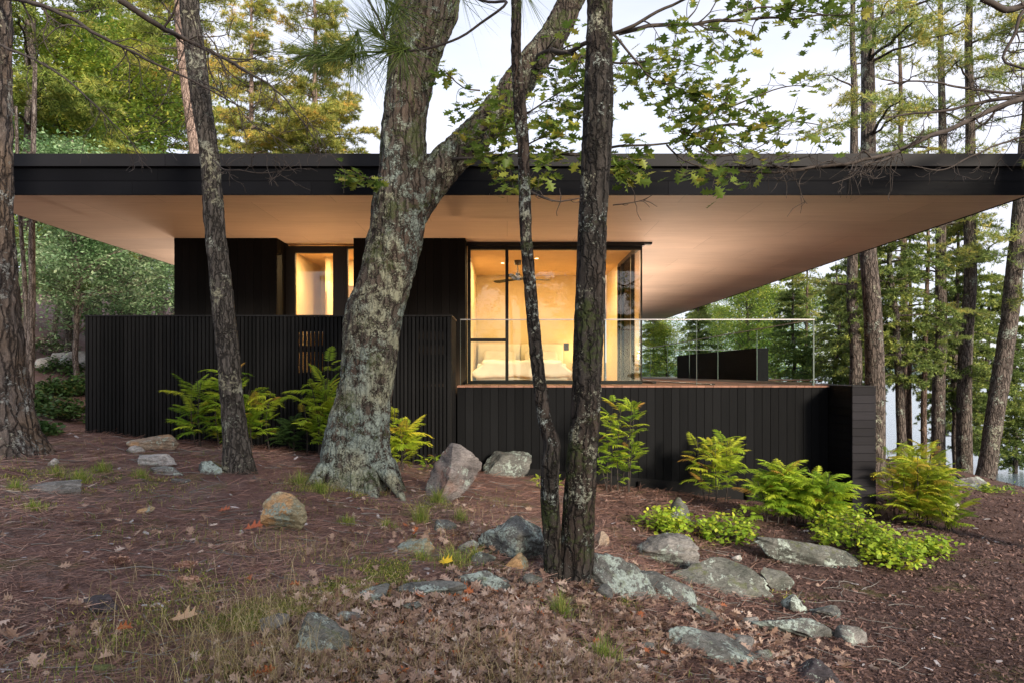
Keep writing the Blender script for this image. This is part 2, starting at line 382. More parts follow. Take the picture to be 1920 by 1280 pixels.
M['black_board'] = mat_board('black_stained_boards', (0.0032, 0.0036, 0.0044), (0.0078, 0.0084, 0.0096), 'z')
M['fin_board'] = mat_board('black_boards_level', (0.012, 0.0115, 0.014), (0.021, 0.0202, 0.0245), 'x', 0.6)
M['black_slat'] = mat_board('black_slats', (0.0056, 0.0058, 0.0064), (0.0112, 0.0114, 0.0122), 'z')
M['black_back'] = mat_plain('black_backing', (0.006, 0.006, 0.006), 0.9)
M['black_clad'] = mat_board('black_cladding', (0.0025, 0.0024, 0.0025), (0.005, 0.0047, 0.0048), 'z')
M['fascia_low'] = mat_board('fascia_black', (0.0022, 0.0026, 0.0040), (0.0050, 0.0056, 0.0080), 'x')
M['fascia_top'] = mat_plain('fascia_metal', (0.006, 0.0062, 0.0085), 0.65, 0.0, 0.15, ns=2)
M['black_metal'] = mat_plain('black_window_frame', (0.012, 0.011, 0.011), 0.4, 0.3)
M['steel'] = mat_plain('brushed_steel', (0.30, 0.30, 0.31), 0.45, 0.6, 0.05)
M['glass_edge'] = mat_plain('glass_edge_green', (0.10, 0.135, 0.125), 0.3, 0.0, 0.1)
M['planter'] = mat_plain('planter_black', (0.009, 0.0088, 0.011), 0.8, 0.0, 0.1, 0.1, 0.8)
M['deck'] = mat_board('deck_boards_brown', (0.20, 0.105, 0.075), (0.32, 0.17, 0.125), 'y', 0.5)
M['glass_win'] = mat_glass('window_glass', (0.97, 0.96, 0.93), 1.1, 0.0)
M['glass_rail'] = mat_glass('railing_glass', (0.93, 0.965, 0.95), 0.0, 0.0)
M['glass_dark'] = mat_glass('dark_glass', (0.05, 0.042, 0.038), 0.12, 0.0)
M['cream'] = mat_plain('cream_plaster', (0.80, 0.65, 0.40), 0.8, var=0.04, ns=2)
M['wood_ceiling'] = mat_plain('warm_ceiling', (0.70, 0.48, 0.25), 0.7, var=0.05, ns=3)
M['interior_floor'] = mat_plain('oak_floor', (0.42, 0.25, 0.13), 0.5)
M['linen'] = mat_plain('cream_linen', (0.82, 0.80, 0.72), 0.9, var=0.07, ns=5)
M['headboard'] = mat_plain('cream_leather', (0.80, 0.74, 0.58), 0.6, var=0.04)
M['fan'] = mat_plain('dark_bronze', (0.018, 0.013, 0.010), 0.65, 0.0)
M['lampglow'] = mat_emit('lamp_glow', (1.0, 0.72, 0.36), 7.0)

def soffit_mat():
    T = NT('soffit_plywood'); w = T.wcoord((0.5, 5, 1)); n = T.noise(w, 3.0, 6, 0.65, 0.5); b = T.noise(T.wcoord((0.25, 0.6, 1)), 1.4, 3)
    c = T.mix(T.ramp(n, [(0.3, 0.0), (0.7, 1.0)]), (0.64, 0.50, 0.41), (0.74, 0.60, 0.50))
    c = T.mix(0.5, c, T.ramp(b, [(0.3, 0.78), (0.7, 1.2)]), 'MULTIPLY')
    br = T.n('ShaderNodeTexBrick', Scale=1.0); br.offset = 0.5
    br.inputs['Brick Width'].default_value = 2.44; br.inputs['Row Height'].default_value = 1.22; br.inputs['Mortar Size'].default_value = 0.004
    br.inputs['Color1'].default_value = (1, 1, 1, 1); br.inputs['Color2'].default_value = (0.90, 0.90, 0.90, 1); br.inputs['Mortar'].default_value = (0.62, 0.60, 0.58, 1)
    T.l(T.wcoord(), br.inputs['Vector']); c = T.mix(1.0, c, br.outputs[0], 'MULTIPLY')
    T.pbr(c, 0.6, None, spec=0.3); return T.m
M['soffit'] = soffit_mat()

def ground_mat():
    T = NT('forest_floor'); w = T.wcoord()
    big = T.noise(w, 0.55, 5, 0.6); mid = T.noise(w, 3.5, 6, 0.65); fine = T.noise(w, 45, 6, 0.75); st = T.noise(T.wcoord((1, 2.3, 1)), 130, 3, 0.7)
    c = T.mix(T.ramp(mid, [(0.3, 0.0), (0.7, 1.0)]), (0.12, 0.070, 0.064), (0.245, 0.155, 0.142))
    c = T.mix(T.ramp(T.noise(w, 1.3, 4), [(0.5, 0.0), (0.68, 0.7)]), c, (0.23, 0.19, 0.175))
    # the needle slope is paler; the mulch bank to the right darker red brown
    sp = T.n('ShaderNodeSeparateXYZ'); T.l(w, sp.inputs[0])
    mx = T.math('ADD', sp.outputs[0], T.math('MULTIPLY', big, 2.0))
    c = T.mix(T.ramp(T.math('MULTIPLY', mx, 0.2), [(0.32, 0.0), (0.62, 0.8)]), c, T.mix(mid, (0.065, 0.040, 0.035), (0.145, 0.092, 0.078)))
    c = T.mix(0.8, c, T.ramp(fine, [(0.28, 0.35), (0.72, 1.75)]), 'MULTIPLY')
    c = T.mix(T.ramp(st, [(0.62, 0.0), (0.70, 0.6)]), c, (0.34, 0.27, 0.23))
    gm = T.math('MULTIPLY', T.ramp(T.noise(w, 1.9, 4), [(0.58, 0.0), (0.66, 1.0)]), T.ramp(fine, [(0.35, 0.1), (0.6, 1.0)]))
    c = T.mix(T.math('MULTIPLY', gm, 0.6), c, (0.14, 0.16, 0.045))
    h = T.math('ADD', T.math('MULTIPLY', fine, 1.0), T.math('MULTIPLY', st, 0.4))
    T.pbr(c, 0.95, T.bump(h, 1.0, 0.03), spec=0.1); return T.m
M['ground'] = ground_mat()

def water_mat():
    T = NT('lake_water'); n = T.noise(T.wcoord((0.35, 1.6, 1)), 1.2, 5, 0.6); n2 = T.noise(T.wcoord((1, 3, 1)), 3.0, 3)
    h = T.math('ADD', n, T.math('MULTIPLY', n2, 0.4))
    T.pbr((0.16, 0.22, 0.27), 0.12, T.bump(h, 0.35, 0.12), spec=0.6); return T.m
M['water'] = water_mat()
M['hills'] = mat_plain('far_wooded_shore', (0.10, 0.14, 0.15), 0.95, var=0.5, ns=0.1)
#__PART2__
# ------------------------------------------------------------------ terrain
_cp = [(0, 1280, 3.0), (300, 1280, 3.0), (650, 1280, 3.05), (1000, 1280, 3.2), (1300, 1280, 3.9), (1500, 1280, 4.25), (1900, 1280, 4.5),
       (1070, 1080, 5.0), (900, 1080, 4.8), (600, 1080, 4.3), (300, 1080, 4.1), (0, 1080, 3.9), (0, 1000, 4.6), (250, 1000, 5.0),
       (670, 895, 8.0), (50, 850, 7.5), (447, 872, 8.0), (700, 980, 6.2), (870, 945, 7.8), (525, 990, 5.6), (250, 900, 7.0),
       (160, 808, 10.6), (480, 838, 10.6), (800, 872, 10.6), (900, 885, 11.4), (1280, 922, 11.4), (1600, 968, 10.6),
       (1262, 1062, 6.8), (1350, 1145, 5.5), (1500, 1010, 8.3), (1500, 1190, 5.1), (1150, 960, 8.5), (1000, 1000, 6.6),
       (1750, 1000, 9.2), (1900, 1100, 6.6), (1650, 1100, 6.8), (1820, 1012, 9.6), (1720, 915, 13), (1900, 942, 15), (1820, 905, 17), (1700, 858, 19.5),
       (110, 790, 12), (100, 700, 15.5), (110, 662, 22)]
CPX = [P(*c) for c in _cp]
CPX = [(c[0], c[1], c[2]-EZ) for c in CPX]
CPX += [(0, 0, -1.5), (-6, 0, -1.15), (6, 0, -2.1), (0, -8, -1.5), (-10, -6, -0.6), (10, -6, -2.6), (-12, 5, -0.3), (-20, 5, 0.8), (-20, 22, 2.2), (-25, 50, 4.5), (-40, 20, 4),
        (-5, 13, -1.3), (-5, 20, -1.2), (0, 16, -2.0), (2, 25, -2.4), (-6, 30, -0.8), (-4, 42, -1.0), (6, 30, -3.3), (5, 45, -3.8), (6, 15, -2.5),
        (12, 23, -4.0), (18, 20, -4.4), (16, 14, -3.2), (22, 16, -4.4), (26, 24, -5.5), (20, 30, -6), (14, 40, -6), (12, 5, -2.6), (25, 5, -4.5), (-20, 80, 5), (0, 80, -2), (40, 60, -8), (40, 0, -7)]
CPX = np.array(CPX)
def _tk(r2): return np.where(r2 > 1e-9, 0.5*r2*np.log(r2+1e-12), 0.0)
_n = len(CPX)
_A = np.zeros((_n+3, _n+3))
_d2 = ((CPX[:, None, :2]-CPX[None, :, :2])**2).sum(-1)
_A[:_n, :_n] = _tk(_d2)+np.eye(_n)*0.25
_A[:_n, _n] = 1; _A[:_n, _n+1:] = CPX[:, :2]; _A[_n, :_n] = 1; _A[_n+1:, :_n] = CPX[:, :2].T
_w = np.linalg.solve(_A, np.concatenate([CPX[:, 2], np.zeros(3)]))
def gz(x, y, bumps=True):
    """ground height (world z) at plan position"""
    x = np.asarray(x, float); y = np.asarray(y, float); sh = np.broadcast(x, y).shape
    X = np.broadcast_to(x, sh).ravel(); Y = np.broadcast_to(y, sh).ravel(); out = np.zeros(len(X))
    for s in range(0, len(X), 40000):
        xs, ys = X[s:s+40000], Y[s:s+40000]
        xc, yc = np.clip(xs, -45, 40), np.clip(ys, -9, 80)
        d2 = (xc[:, None]-CPX[None, :, 0])**2+(yc[:, None]-CPX[None, :, 1])**2
        out[s:s+40000] = _tk(d2)@_w[:_n]+_w[_n]+_w[_n+1]*xc+_w[_n+2]*yc
    if bumps:
        q = np.stack([X, Y, 0*X], 1)
        near = np.exp(-np.maximum(0, np.abs(Y-6)-6)/4)
        out += (0.05*fbm(q*1.1, 3)+0.022*fbm(q*5+9, 3))*(0.35+0.65*near)
    return (out+EZ).reshape(sh)
LAKE_Z = EZ-3.55

def hit(px, py, dmin=2.2, dmax=60):
    """plan point where the sight line through a pixel of the photograph meets the ground"""
    D = np.geomspace(dmin, dmax, 500)
    x = (px-VX)*D/F; z = EZ-(py-VY)*D/F
    g = gz(x, D, False); k = np.argmax(z < g)
    if not (z < g).any(): k = len(D)-1
    return float(x[k]), float(D[k]), float(gz(x[k], D[k]))

def axis(lo, hi, a, b, fine, grow=1.13):
    v = list(np.arange(a, b, fine)); s = fine; x = a
    left = []
    while x > lo: s *= grow; x -= s; left.append(x)
    s = fine; x = v[-1]
    while x < hi: s *= grow; x += s; v.append(x)
    return np.array(left[::-1]+v)
gx = axis(-300, 300, -6.5, 6.5, 0.045); gy = axis(-40, 300, 2.2, 12, 0.045)
GX, GY = np.meshgrid(gx, gy); GZ = gz(GX, GY)
GZ = GZ+0.008*fbm(np.stack([GX, GY, 0*GX], -1)*22, 2)
mb = MB(); ny, nx = GX.shape
ii = (np.arange(ny-1)[:, None]*nx+np.arange(nx-1)[None, :]).ravel()
mb.add(np.stack([GX, GY, GZ], -1).reshape(-1, 3), np.stack([ii, ii+1, ii+nx+1, ii+nx], 1), 0.5)
tag(mb.build('ground', M['ground'], smooth=True), kind='structure')

mb = MB(); mb.add([(-800, 19, LAKE_Z), (2500, 19, LAKE_Z), (2500, 3000, LAKE_Z), (-800, 3000, LAKE_Z)], [(0, 1, 2, 3)], 0.5)
tag(mb.build('lake', M['water']), kind='structure')
# wooded far shore
mb = MB(); hx = np.linspace(-700, 2400, 420)
ht = 14+10*fbm(np.stack([hx/160, 0*hx, 0*hx], 1), 3)+3.2*fbm(np.stack([hx/14, 0*hx, 0*hx+5], 1), 3)
hv = []
for yy, k in ((880, 0.0), (890, 0.55), (930, 1.0), (1010, 0.9), (1100, 0.0)):
    hv.append(np.stack([hx, np.full_like(hx, yy)+6*vnoise(np.stack([hx/9, 0*hx, 0*hx+yy], 1)), LAKE_Z-1+(ht+1)*k], 1))
hv = np.concatenate(hv); n = len(hx)
ii = (np.arange(4)[:, None]*n+np.arange(n-1)[None, :]).ravel()
mb.add(hv, np.stack([ii, ii+1, ii+n+1, ii+n], 1), 0.5)
tag(mb.build('hills', M['hills']), kind='structure')

# ------------------------------------------------------------------ house
Z0 = EZ-0.20          # floor level
ZC = EZ+2.42          # soffit level
ZD_ = EZ-0.215
H0 = (-3.5, 12.34, Z0)
def part(name, boxes, m, parent, loc, smooth=False, bev=0):
    b = MB()
    for q in boxes: b.box(*q)
    o = off(b, loc).build(name, m, parent, smooth)
    if bev:
        md = o.modifiers.new('bevel', 'BEVEL'); md.width = bev; md.segments = 2
    return o
def wall_boards(x0, x1, y0, y1, z0, z1, pitch, gap, axis='x'):
    """row of separate upright (or level) boards"""
    b = MB()
    if axis == 'x':
        n = max(1, round((x1-x0)/pitch)); w = (x1-x0)/n
        for i in range(n):
            d = rng.random()*0.003
            b.box(x0+i*w+gap/2, x0+(i+1)*w-gap/2, y0-d, y1, z0, z1)
    elif axis == 'y':
        n = max(1, round((y1-y0)/pitch)); w = (y1-y0)/n
        for i in range(n): b.box(x0, x1, y0+i*w+gap/2, y0+(i+1)*w-gap/2, z0, z1)
    else:
        n = max(1, round((z1-z0)/pitch)); w = (z1-z0)/n
        for i in range(n):
            d = rng.random()*0.003
            b.box(x0, x1, y0-d, y1, z0+i*w+gap/2, z0+(i+1)*w-gap/2)
    return b

house = empty('house', H0, 'long low black timber house with broad overhanging flat roof and glowing windows', 'house')
RX0, RX1, RY0, RY1 = -7.56, 7.17, 9.30, 32.0
roof = part('roof', [(RX0+0.03, RX1-0.03, RY0+0.04, RY1, ZC+0.03, ZC+0.52)], M['fascia_low'], house, H0)
# lower fascia of long level boards
fb = MB()
cuts = [RX0]+[RX0+2.44*i for i in range(1, 6)]+[RX1]
for k, (za, zb) in enumerate(((ZC, ZC+0.185), (ZC+0.190, ZC+0.372))):
    off_ = 0.35*k
    cs = [RX0]+[c+off_ for c in cuts[1:-1]]+[RX1]
    for a, b_ in zip(cs[:-1], cs[1:]): fb.box(a+0.002, b_-0.002, RY0+0.02-0.002*k, RY0+0.05, za, zb)
    for s, xx in ((0, RX0), (1, RX1)):
        fb.box(xx+(0.0 if s else 0.02)-(0.02 if s else 0)-0.01, xx+0.01, RY0+0.055, RY1, za, zb)
off(fb, H0).build('fascia', M['fascia_low'], house)
# upper metal band standing proud
tb = MB()
for a, b_ in zip(np.arange(RX0, RX1-0.1, 2.95), list(np.arange(RX0+2.95, RX1-0.1, 2.95))+[RX1]):
    tb.box(a-0.03+0.0, b_-0.036, RY0-0.035, RY0+0.015, ZC+0.376, ZC+0.545)
tb.box(RX0-0.045, RX0-0.033, RY0-0.035, RY1, ZC+0.376, ZC+0.545)
tb.box(RX1-0.03, RX1-0.005+0.02, RY0-0.035, RY1, ZC+0.376, ZC+0.545)
off(tb, H0).build('roof_edge', M['fascia_top'], house)
off((lambda b: (b.box(RX0+0.012, RX1-0.032, RY0+0.052, RY1-0.01, ZC+0.004, ZC+0.028), b)[1])(MB()), H0).build('soffit', M['soffit'], house)

# dark timber volumes with ship boards
ZB = EZ-1.9
def volume(x0, x1, y0, y1):
    b = wall_boards(x0, x1, y0, y0+0.03, ZB, ZC, 0.14, 0.004)
    off(b, H0).build('wall', M['black_clad'], house)
    b2 = wall_boards(x1-0.03, x1, y0+0.032, y1, ZB, ZC, 0.14, 0.004, 'y')
    b2.box(x0+0.002, x1-0.032, y0+0.032, y1-0.002, ZB, ZC-0.003)
    off(b2, H0).build('wall', M['black_clad'], house)
volume(-6.02, -4.16, 12.34, 13.2)
volume(-2.78, -0.755, 12.34, 12.90)
WY = 12.85
# back body of the house (kept dark, solid walls round the rooms)
part('wall', [(-6.02, -5.9, 13.205, 28, ZB, ZC), (-6.02, 2.4, 28.0, 28.1, ZB, ZC)], M['black_clad'], house, H0)
# --- bedroom shell: x -0.75..2.53, y 12.9..16.95
CH = ZC-0.02
part('interior_wall', [(-0.95, 2.40, 16.95, 17.05, Z0, CH), (-0.95, -0.76, 12.96, 16.94, Z0, CH), (2.46, 2.53, 15.25, 16.94, Z0, CH)], M['cream'], house, H0)
part('ceiling', [(-0.95, 2.50, 12.96, 16.94, CH+0.001, CH+0.015)], M['wood_ceiling'], house, H0)
part('interior_floor', [(-0.95, 2.50, 12.96, 16.94, Z0-0.08, Z0)], M['interior_floor'], house, H0)
# --- hall shell behind the recess
part('interior_wall', [(-4.3, -0.97, 15.6, 15.7, Z0, CH), (-4.35, -4.25, 13.21, 15.59, Z0, CH), (-3.78, -3.68, 14.2, 15.59, Z0, CH), (-3.68, -3.05, 14.6, 14.7, Z0+2.05, CH)], M['cream'], house, H0)
part('interior_door', [(-3.67, -3.63, 13.9, 14.55, Z0, Z0+2.05)], M['cream'], house, H0, bev=0.004)
part('ceiling', [(-4.25, -0.97, 12.96, 15.59, CH+0.001, CH+0.015)], M['wood_ceiling'], house, H0)
part('interior_floor', [(-4.25, -0.97, 12.96, 15.59, Z0-0.08, Z0)], M['interior_floor'], house, H0)

def window(name, x0, x1, z0, z1, y, mull, trans, fw=0.05, glass='glass_win'):
    """framed glazing in the plane y; mull = mullion x positions, trans = (xa, xb, z) rails"""
    bs = [(x0, x0+fw, y-0.04, y+0.04, z0, z1), (x1-fw*0.4, x1, y-0.04, y+0.04, z0, z1),
          (x0+fw, x1-fw*0.4, y-0.04, y+0.04, z0, z0+fw*1.1), (x0+fw, x1-fw*0.4, y-0.04, y+0.04, z1-fw, z1)]
    for m_ in mull: bs.append((m_-fw/2, m_+fw/2, y-0.035, y+0.035, z0+fw*1.1, z1-fw))
    for a, b_, z in trans: bs.append((a, b_, y-0.03, y+0.03, z-fw/2, z+fw/2))
    f = part(name, bs, M['black_metal'], house, H0)
    xs = [x0+fw]+[q for m_ in mull for q in (m_-fw/2, m_+fw/2)]+[x1-fw*0.4]
    for a, b_ in zip(xs[::2], xs[1::2]):
        part('pane', [(a, b_, y-0.004, y+0.004, z0+fw*1.1, z1-fw)], M[glass], f, (0, 0, 0))
    return f
ZW1 = ZC-0.085
bw = window('window', -0.745, 2.535, Z0-0.015, ZW1+0.02, WY, [-0.005], [(-0.695, -0.03, EZ+0.61-0.0)], 0.06)
bw['label'] = 'large bedroom window with one mullion and a low transom'
part('header', [(-0.745, 2.56, WY-0.14, WY+0.06, ZW1+0.023, ZC-0.002), (2.563, 2.70, WY-0.14, WY+0.0, ZC-0.035, ZC-0.002)], M['black_metal'], house, H0)
# glazed side wall of the bedroom facing the deck
sw = part('window', [(2.455, 2.535, 13.55, 13.62, Z0, ZW1), (2.455, 2.535, 14.72, 14.77, Z0, ZW1), (2.455, 2.535, 15.18, 15.245, Z0, ZW1),
                     (2.46, 2.53, 12.90, 15.18, ZW1+0.0, CH), (2.46, 2.53, 12.90, 15.18, Z0-0.01, Z0+0.045), (2.465, 2.525, 14.77, 15.18, EZ+0.02-0.55, EZ+0.07-0.55)], M['black_metal'], house, H0)
sw['label'] = 'glazed side wall of the bedroom seen at a sharp angle'
part('pane', [(2.49, 2.50, 12.90, 13.55, Z0+0.045, ZW1)], M['glass_win'], sw, (0, 0, 0))
part('pane', [(2.49, 2.50, 13.62, 14.72, Z0+0.045, ZW1)], M['glass_dark'], sw, (0, 0, 0))
part('pane', [(2.49, 2.50, 14.77, 15.18, Z0+0.045, ZW1)], M['glass_dark'], sw, (0, 0, 0))
for o in sw.children: o.location = (0, 0, 0)
# recess: entrance door with one tall light, side light beside it
hw = part('door', [(-4.155, -3.98, WY-0.04, WY+0.04, Z0, ZW1+0.03), (-3.98, -3.27, WY-0.04, WY+0.04, EZ+2.235, ZW1+0.03), (-3.27, -3.05, WY-0.04, WY+0.04, Z0, ZW1+0.03),
                   (-3.98, -3.27, WY-0.04, WY+0.04, Z0, Z0+0.16)], M['black_metal'], house, H0)
hw['label'] = 'glass door in wide black frame, warm light inside'
hp = part('pane', [(-3.98, -3.27, WY-0.004, WY+0.004, Z0+0.16, EZ+2.235)], M['glass_win'], hw, (0, 0, 0))
part('handle', [(-3.24, -3.21, WY-0.09, WY-0.045, Z0+0.95, Z0+1.15)], M['steel'], hw, (0, 0, 0))
window('window', -3.045, -2.70, Z0, ZW1+0.03, WY, [], [], 0.05)['label'] = 'narrow lit side window beside the glass door'
# parts that belong to a frame were given in world numbers: bring them to the frame's own space
for fr in [o for o in bpy.data.objects if o.parent is house]:
    for ch in fr.children:
        ch.location = (-H0[0], -H0[1], -H0[2])

# --- room lights (lamps that are lit in the photograph) -----------------------
WARM = (1.0, 0.69, 0.345)
def area(name, loc, rot, sx, sy, e, parent=None, col=WARM, spread=180):
    d = bpy.data.lights.new(name, 'AREA'); d.shape = 'RECTANGLE'; d.size = sx; d.size_y = sy; d.energy = e; d.color = col; d.spread = math.radians(spread)
    o = bpy.data.objects.new(name, d); COL.objects.link(o); o.location = loc; o.rotation_euler = rot
    if parent:
        o.parent = parent; o.location = Vector(loc)-parent.location
    return o
def downlight(x, y, e, lab, z=CH):
    r = empty('ceiling_light', (x, y, z), lab, 'ceiling light', 'recessed ceiling lights indoors')
    b = MB(); a = np.linspace(0, 2*math.pi, 17)[:-1]
    ring = np.concatenate([np.stack([rr*np.cos(a), rr*np.sin(a), np.full(16, zz)], 1) for rr, zz in ((0.055, -0.001), (0.055, -0.008), (0.042, -0.008), (0.042, -0.002))])
    b.add(ring, [tuple([i*16+j, i*16+(j+1) % 16, (i+1)*16+(j+1) % 16, (i+1)*16+j]) for i in range(3) for j in range(16)], 0.5)
    b.build('trim', M['cream'], r)
    b = MB(); b.add(np.stack([0.041*np.cos(a), 0.041*np.sin(a), np.full(16, -0.004)], 1), [tuple(range(16))], 0.5); b.build('lens', M['lampglow'], r)
    area('downlight_beam', (x, y, z-0.02), (0, 0, 0), 0.08, 0.08, e, r)
downlight(0.62, 14.4, 22, 'small recessed ceiling light right of the ceiling fan')
downlight(-0.1, 15.0, 20, 'small recessed ceiling light above the left side of the bed')
downlight(1.75, 15.0, 17, 'small recessed ceiling light above the right side of the bed')
downlight(-2.2, 14.0, 36, 'small recessed ceiling light in the hall behind the narrow window')
downlight(-3.35, 13.5, 34, 'small recessed ceiling light in the room behind the glass door')
# lit rooms further back, their glass walls face the deck and the forest side
lw = part('window', [(2.40, 2.46, y, y+0.06, Z0, ZC-0.05) for y in np.arange(17.1, 28, 2.15)]+[(2.40, 2.46, 17.1, 27.9, ZC-0.035, ZC-0.002)], M['black_metal'], house, H0)
lw['label'] = 'long glass wall of the living room facing the deck'
b = MB()
for y in np.arange(17.16, 27.8, 2.15): b.box(2.42, 2.432, y, min(y+2.09, 27.9), Z0, ZC-0.05)
o = b.build('pane', M['glass_win'], lw); o.location = (-H0[0], -H0[1], -H0[2])
part('interior_floor', [(-5.8, 2.4, 17.1, 27.9, Z0-0.08, Z0)], M['interior_floor'], house, H0)
SW = (1.0, 0.78, 0.60)
# added fill strips at floor level, invented to brighten the soffit
def strip(x, y0, y1, z, e, lab, tilt=0):
    r = empty('added_fill_strip', (x, (y0+y1)/2, z), lab, 'light strip', 'added fill lamps brightening the soffit')
    b = MB(); h = (y1-y0)/2
    b.box(-0.03, -0.016, -h, h, -0.03, 0.004); b.box(0.016, 0.03, -h, h, -0.03, 0.004); b.box(-0.03, 0.03, -h-0.02, -h-0.001, -0.03, 0.006); b.build('housing', M['black_metal'], r)
    area('added_fill_beam', (x, (y0+y1)/2, z-0.012), (math.radians(180), math.radians(tilt), 0), 0.03, y1-y0, e, r, SW)
strip(2.85, 13.2, 27.5, ZD_+0.035, 60, 'added fill strip at floor level along the glass wall facing the deck')
strip(3.62, 12.0, 26.4, ZD_+0.012, 250, 'added fill strip let into the middle of the deck', -6)
strip(-6.35, 13.0, 27.5, EZ-0.15, 170, 'added fill strip at floor level along the wall at the forest side')
# terrace lights behind the slatted fence
for i, (x, e, lab) in enumerate(((-3.45, 22, 'small terrace uplight before the glass door, behind the slatted fence'), (-0.95, 9, 'small terrace uplight at the end of the slatted fence'))):
    r = empty('uplight', (x, 12.0, Z0-0.25), lab, 'uplight', 'terrace uplights behind the fence')
    b = MB(); b.tube([(0, 0, -1.2), (0, 0, 0.0)], 0.03, 8); b.tube([(0, 0, 0.0), (0, 0, 0.09)], 0.055, 12); b.build('housing', M['black_metal'], r, True)
    area('uplight_beam', (x, 12.0, Z0-0.14), (math.radians(180-12), 0, 0), 0.08, 0.08, e, r, (1.0, 0.60, 0.30))

# ------------------------------------------------------------------ bedroom furniture
bx, by0, by1 = 0.32, 14.85, 16.93
bed = empty('bed', (bx, 15.9, Z0), 'wide bed with cream headboard and rumpled pale bedspread behind the large window', 'bed')
def soft(name, x0, x1, y0, y1, z0, z1, m, parent, loc, bev=0.06, amp=0.0, sub=28, nf=4, taper=1.0):
    bm = bmesh.new(); bmesh.ops.create_cube(bm, size=1)
    bmesh.ops.scale(bm, vec=(x1-x0, y1-y0, z1-z0), verts=bm.verts)
    bmesh.ops.bevel(bm, geom=list(bm.edges), offset=bev, segments=4, affect='EDGES', profile=0.6)
    for v in bm.verts:
        if v.co.z > 0: v.co.x *= taper
    if amp:
        bmesh.ops.triangulate(bm, faces=[f for f in bm.faces if len(f.verts) > 4])
        bmesh.ops.subdivide_edges(bm, edges=[e for e in bm.edges if e.calc_length() > 0.2], cuts=sub, use_grid_fill=True)
        vs = np.array([v.co[:] for v in bm.verts]); n = fbm(vs*nf+3.3, 4); n2 = fbm(vs*nf*0.5+8, 2)
        for v, a, b_ in zip(bm.verts, n, n2): v.co.z += amp*(a+0.6*b_)
    me = bpy.data.meshes.new(name); bm.to_mesh(me); bm.free(); me.polygons.foreach_set('use_smooth', np.ones(len(me.polygons), bool))
    me.materials.append(m); o = bpy.data.objects.new(name, me); COL.objects.link(o)
    o.location = ((x0+x1)/2-loc[0], (y0+y1)/2-loc[1], (z0+z1)/2-loc[2]); o.parent = parent; return o
BL = (bx, 15.9, Z0)
soft('headboard', bx-1.05, bx+0.0, 16.80, 16.93, Z0+0.12, Z0+0.90, M['headboard'], bed, BL, 0.05)
soft('headboard', bx+0.01, bx+1.06, 16.80, 16.93, Z0+0.12, Z0+0.90, M['headboard'], bed, BL, 0.05)
soft('bed_base', bx-1.0, bx+1.0, 14.95, 16.79, Z0+0.04, Z0+0.22, M['headboard'], bed, BL, 0.03)
soft('mattress', bx-0.98, bx+0.98, 14.92, 16.79, Z0+0.22, Z0+0.40, M['linen'], bed, BL, 0.06)
soft('bedspread', bx-1.10, bx+1.10, 14.80, 16.35, Z0+0.10, Z0+0.47, M['linen'], bed, BL, 0.10, 0.05, nf=6, taper=0.80)
for k in (-1, 1):
    p = soft('pillow', bx+k*0.5-0.40, bx+k*0.5+0.40, 16.25, 16.78, Z0+0.40, Z0+0.64, M['linen'], bed, BL, 0.10, 0.02)
    p.rotation_euler = (math.radians(28), 0, 0)
for k, lab in ((-1, 'small cream bedside table left of the bed'), (1, 'small cream bedside table right of the bed')):
    x = bx+k*1.42
    if k < 0: x = bx-1.25
    r = empty('bedside_table', (x, 16.6, Z0), lab, 'bedside table')
    b = MB(); b.tube([(0, 0, 0.42), (0, 0, 0.45)], 0.20 if k > 0 else 0.13, 24); b.add([(0.2*(1 if k > 0 else .65)*math.cos(a), 0.2*(1 if k > 0 else .65)*math.sin(a), 0.45) for a in np.linspace(0, 2*math.pi, 24, endpoint=False)], [tuple(range(24))], .5); b.build('table_top', M['headboard'], r)
    b = MB(); b.tube([(0, 0, 0.0), (0, 0, 0.42)], 0.025, 10); b.build('leg', M['fan'], r)
    b = MB(); b.tube([(0, 0, 0.0), (0, 0, 0.02)], 0.12, 20); b.build('base', M['fan'], r)
    l = empty('bedside_lamp', (x, 16.6, Z0+0.45), lab.replace('small cream bedside table', 'small glowing bedside lamp'), 'lamp')
    b = MB(); b.tube([(0, 0, 0.0), (0, 0, 0.08)], (0.03, 0.012), 10); b.build('lamp_base', M['fan'], l)
    b = MB(); b.tube([(0, 0, 0.08), (0, 0, 0.20)], (0.055, 0.045), 16); b.build('lamp_shade', M['lampglow'], l, True)
    pd = bpy.data.lights.new('bedside_glow', 'POINT'); pd.energy = 7; pd.color = (1.0, 0.66, 0.30); pd.shadow_soft_size = 0.05
    po = bpy.data.objects.new('bedside_glow', pd); COL.objects.link(po); po.parent = l; po.location = (0, -0.1, 0.26)
b = MB(); b.box(-0.06, 0.06, -0.02, 0, -0.09, 0.09); b.box(-0.045, 0.045, -0.035, -0.021, -0.015, 0.07); b.box(-0.045, 0.045, -0.035, -0.021, -0.07, -0.03)
o = b.build('wall_switch', M['fan']); o.location = ((1062-VX)*16.95/F, 16.949, EZ+(VY-650)*16.95/F)
tag(o, 'small black switch plate on the yellow wall right of the headboard', 'switch')
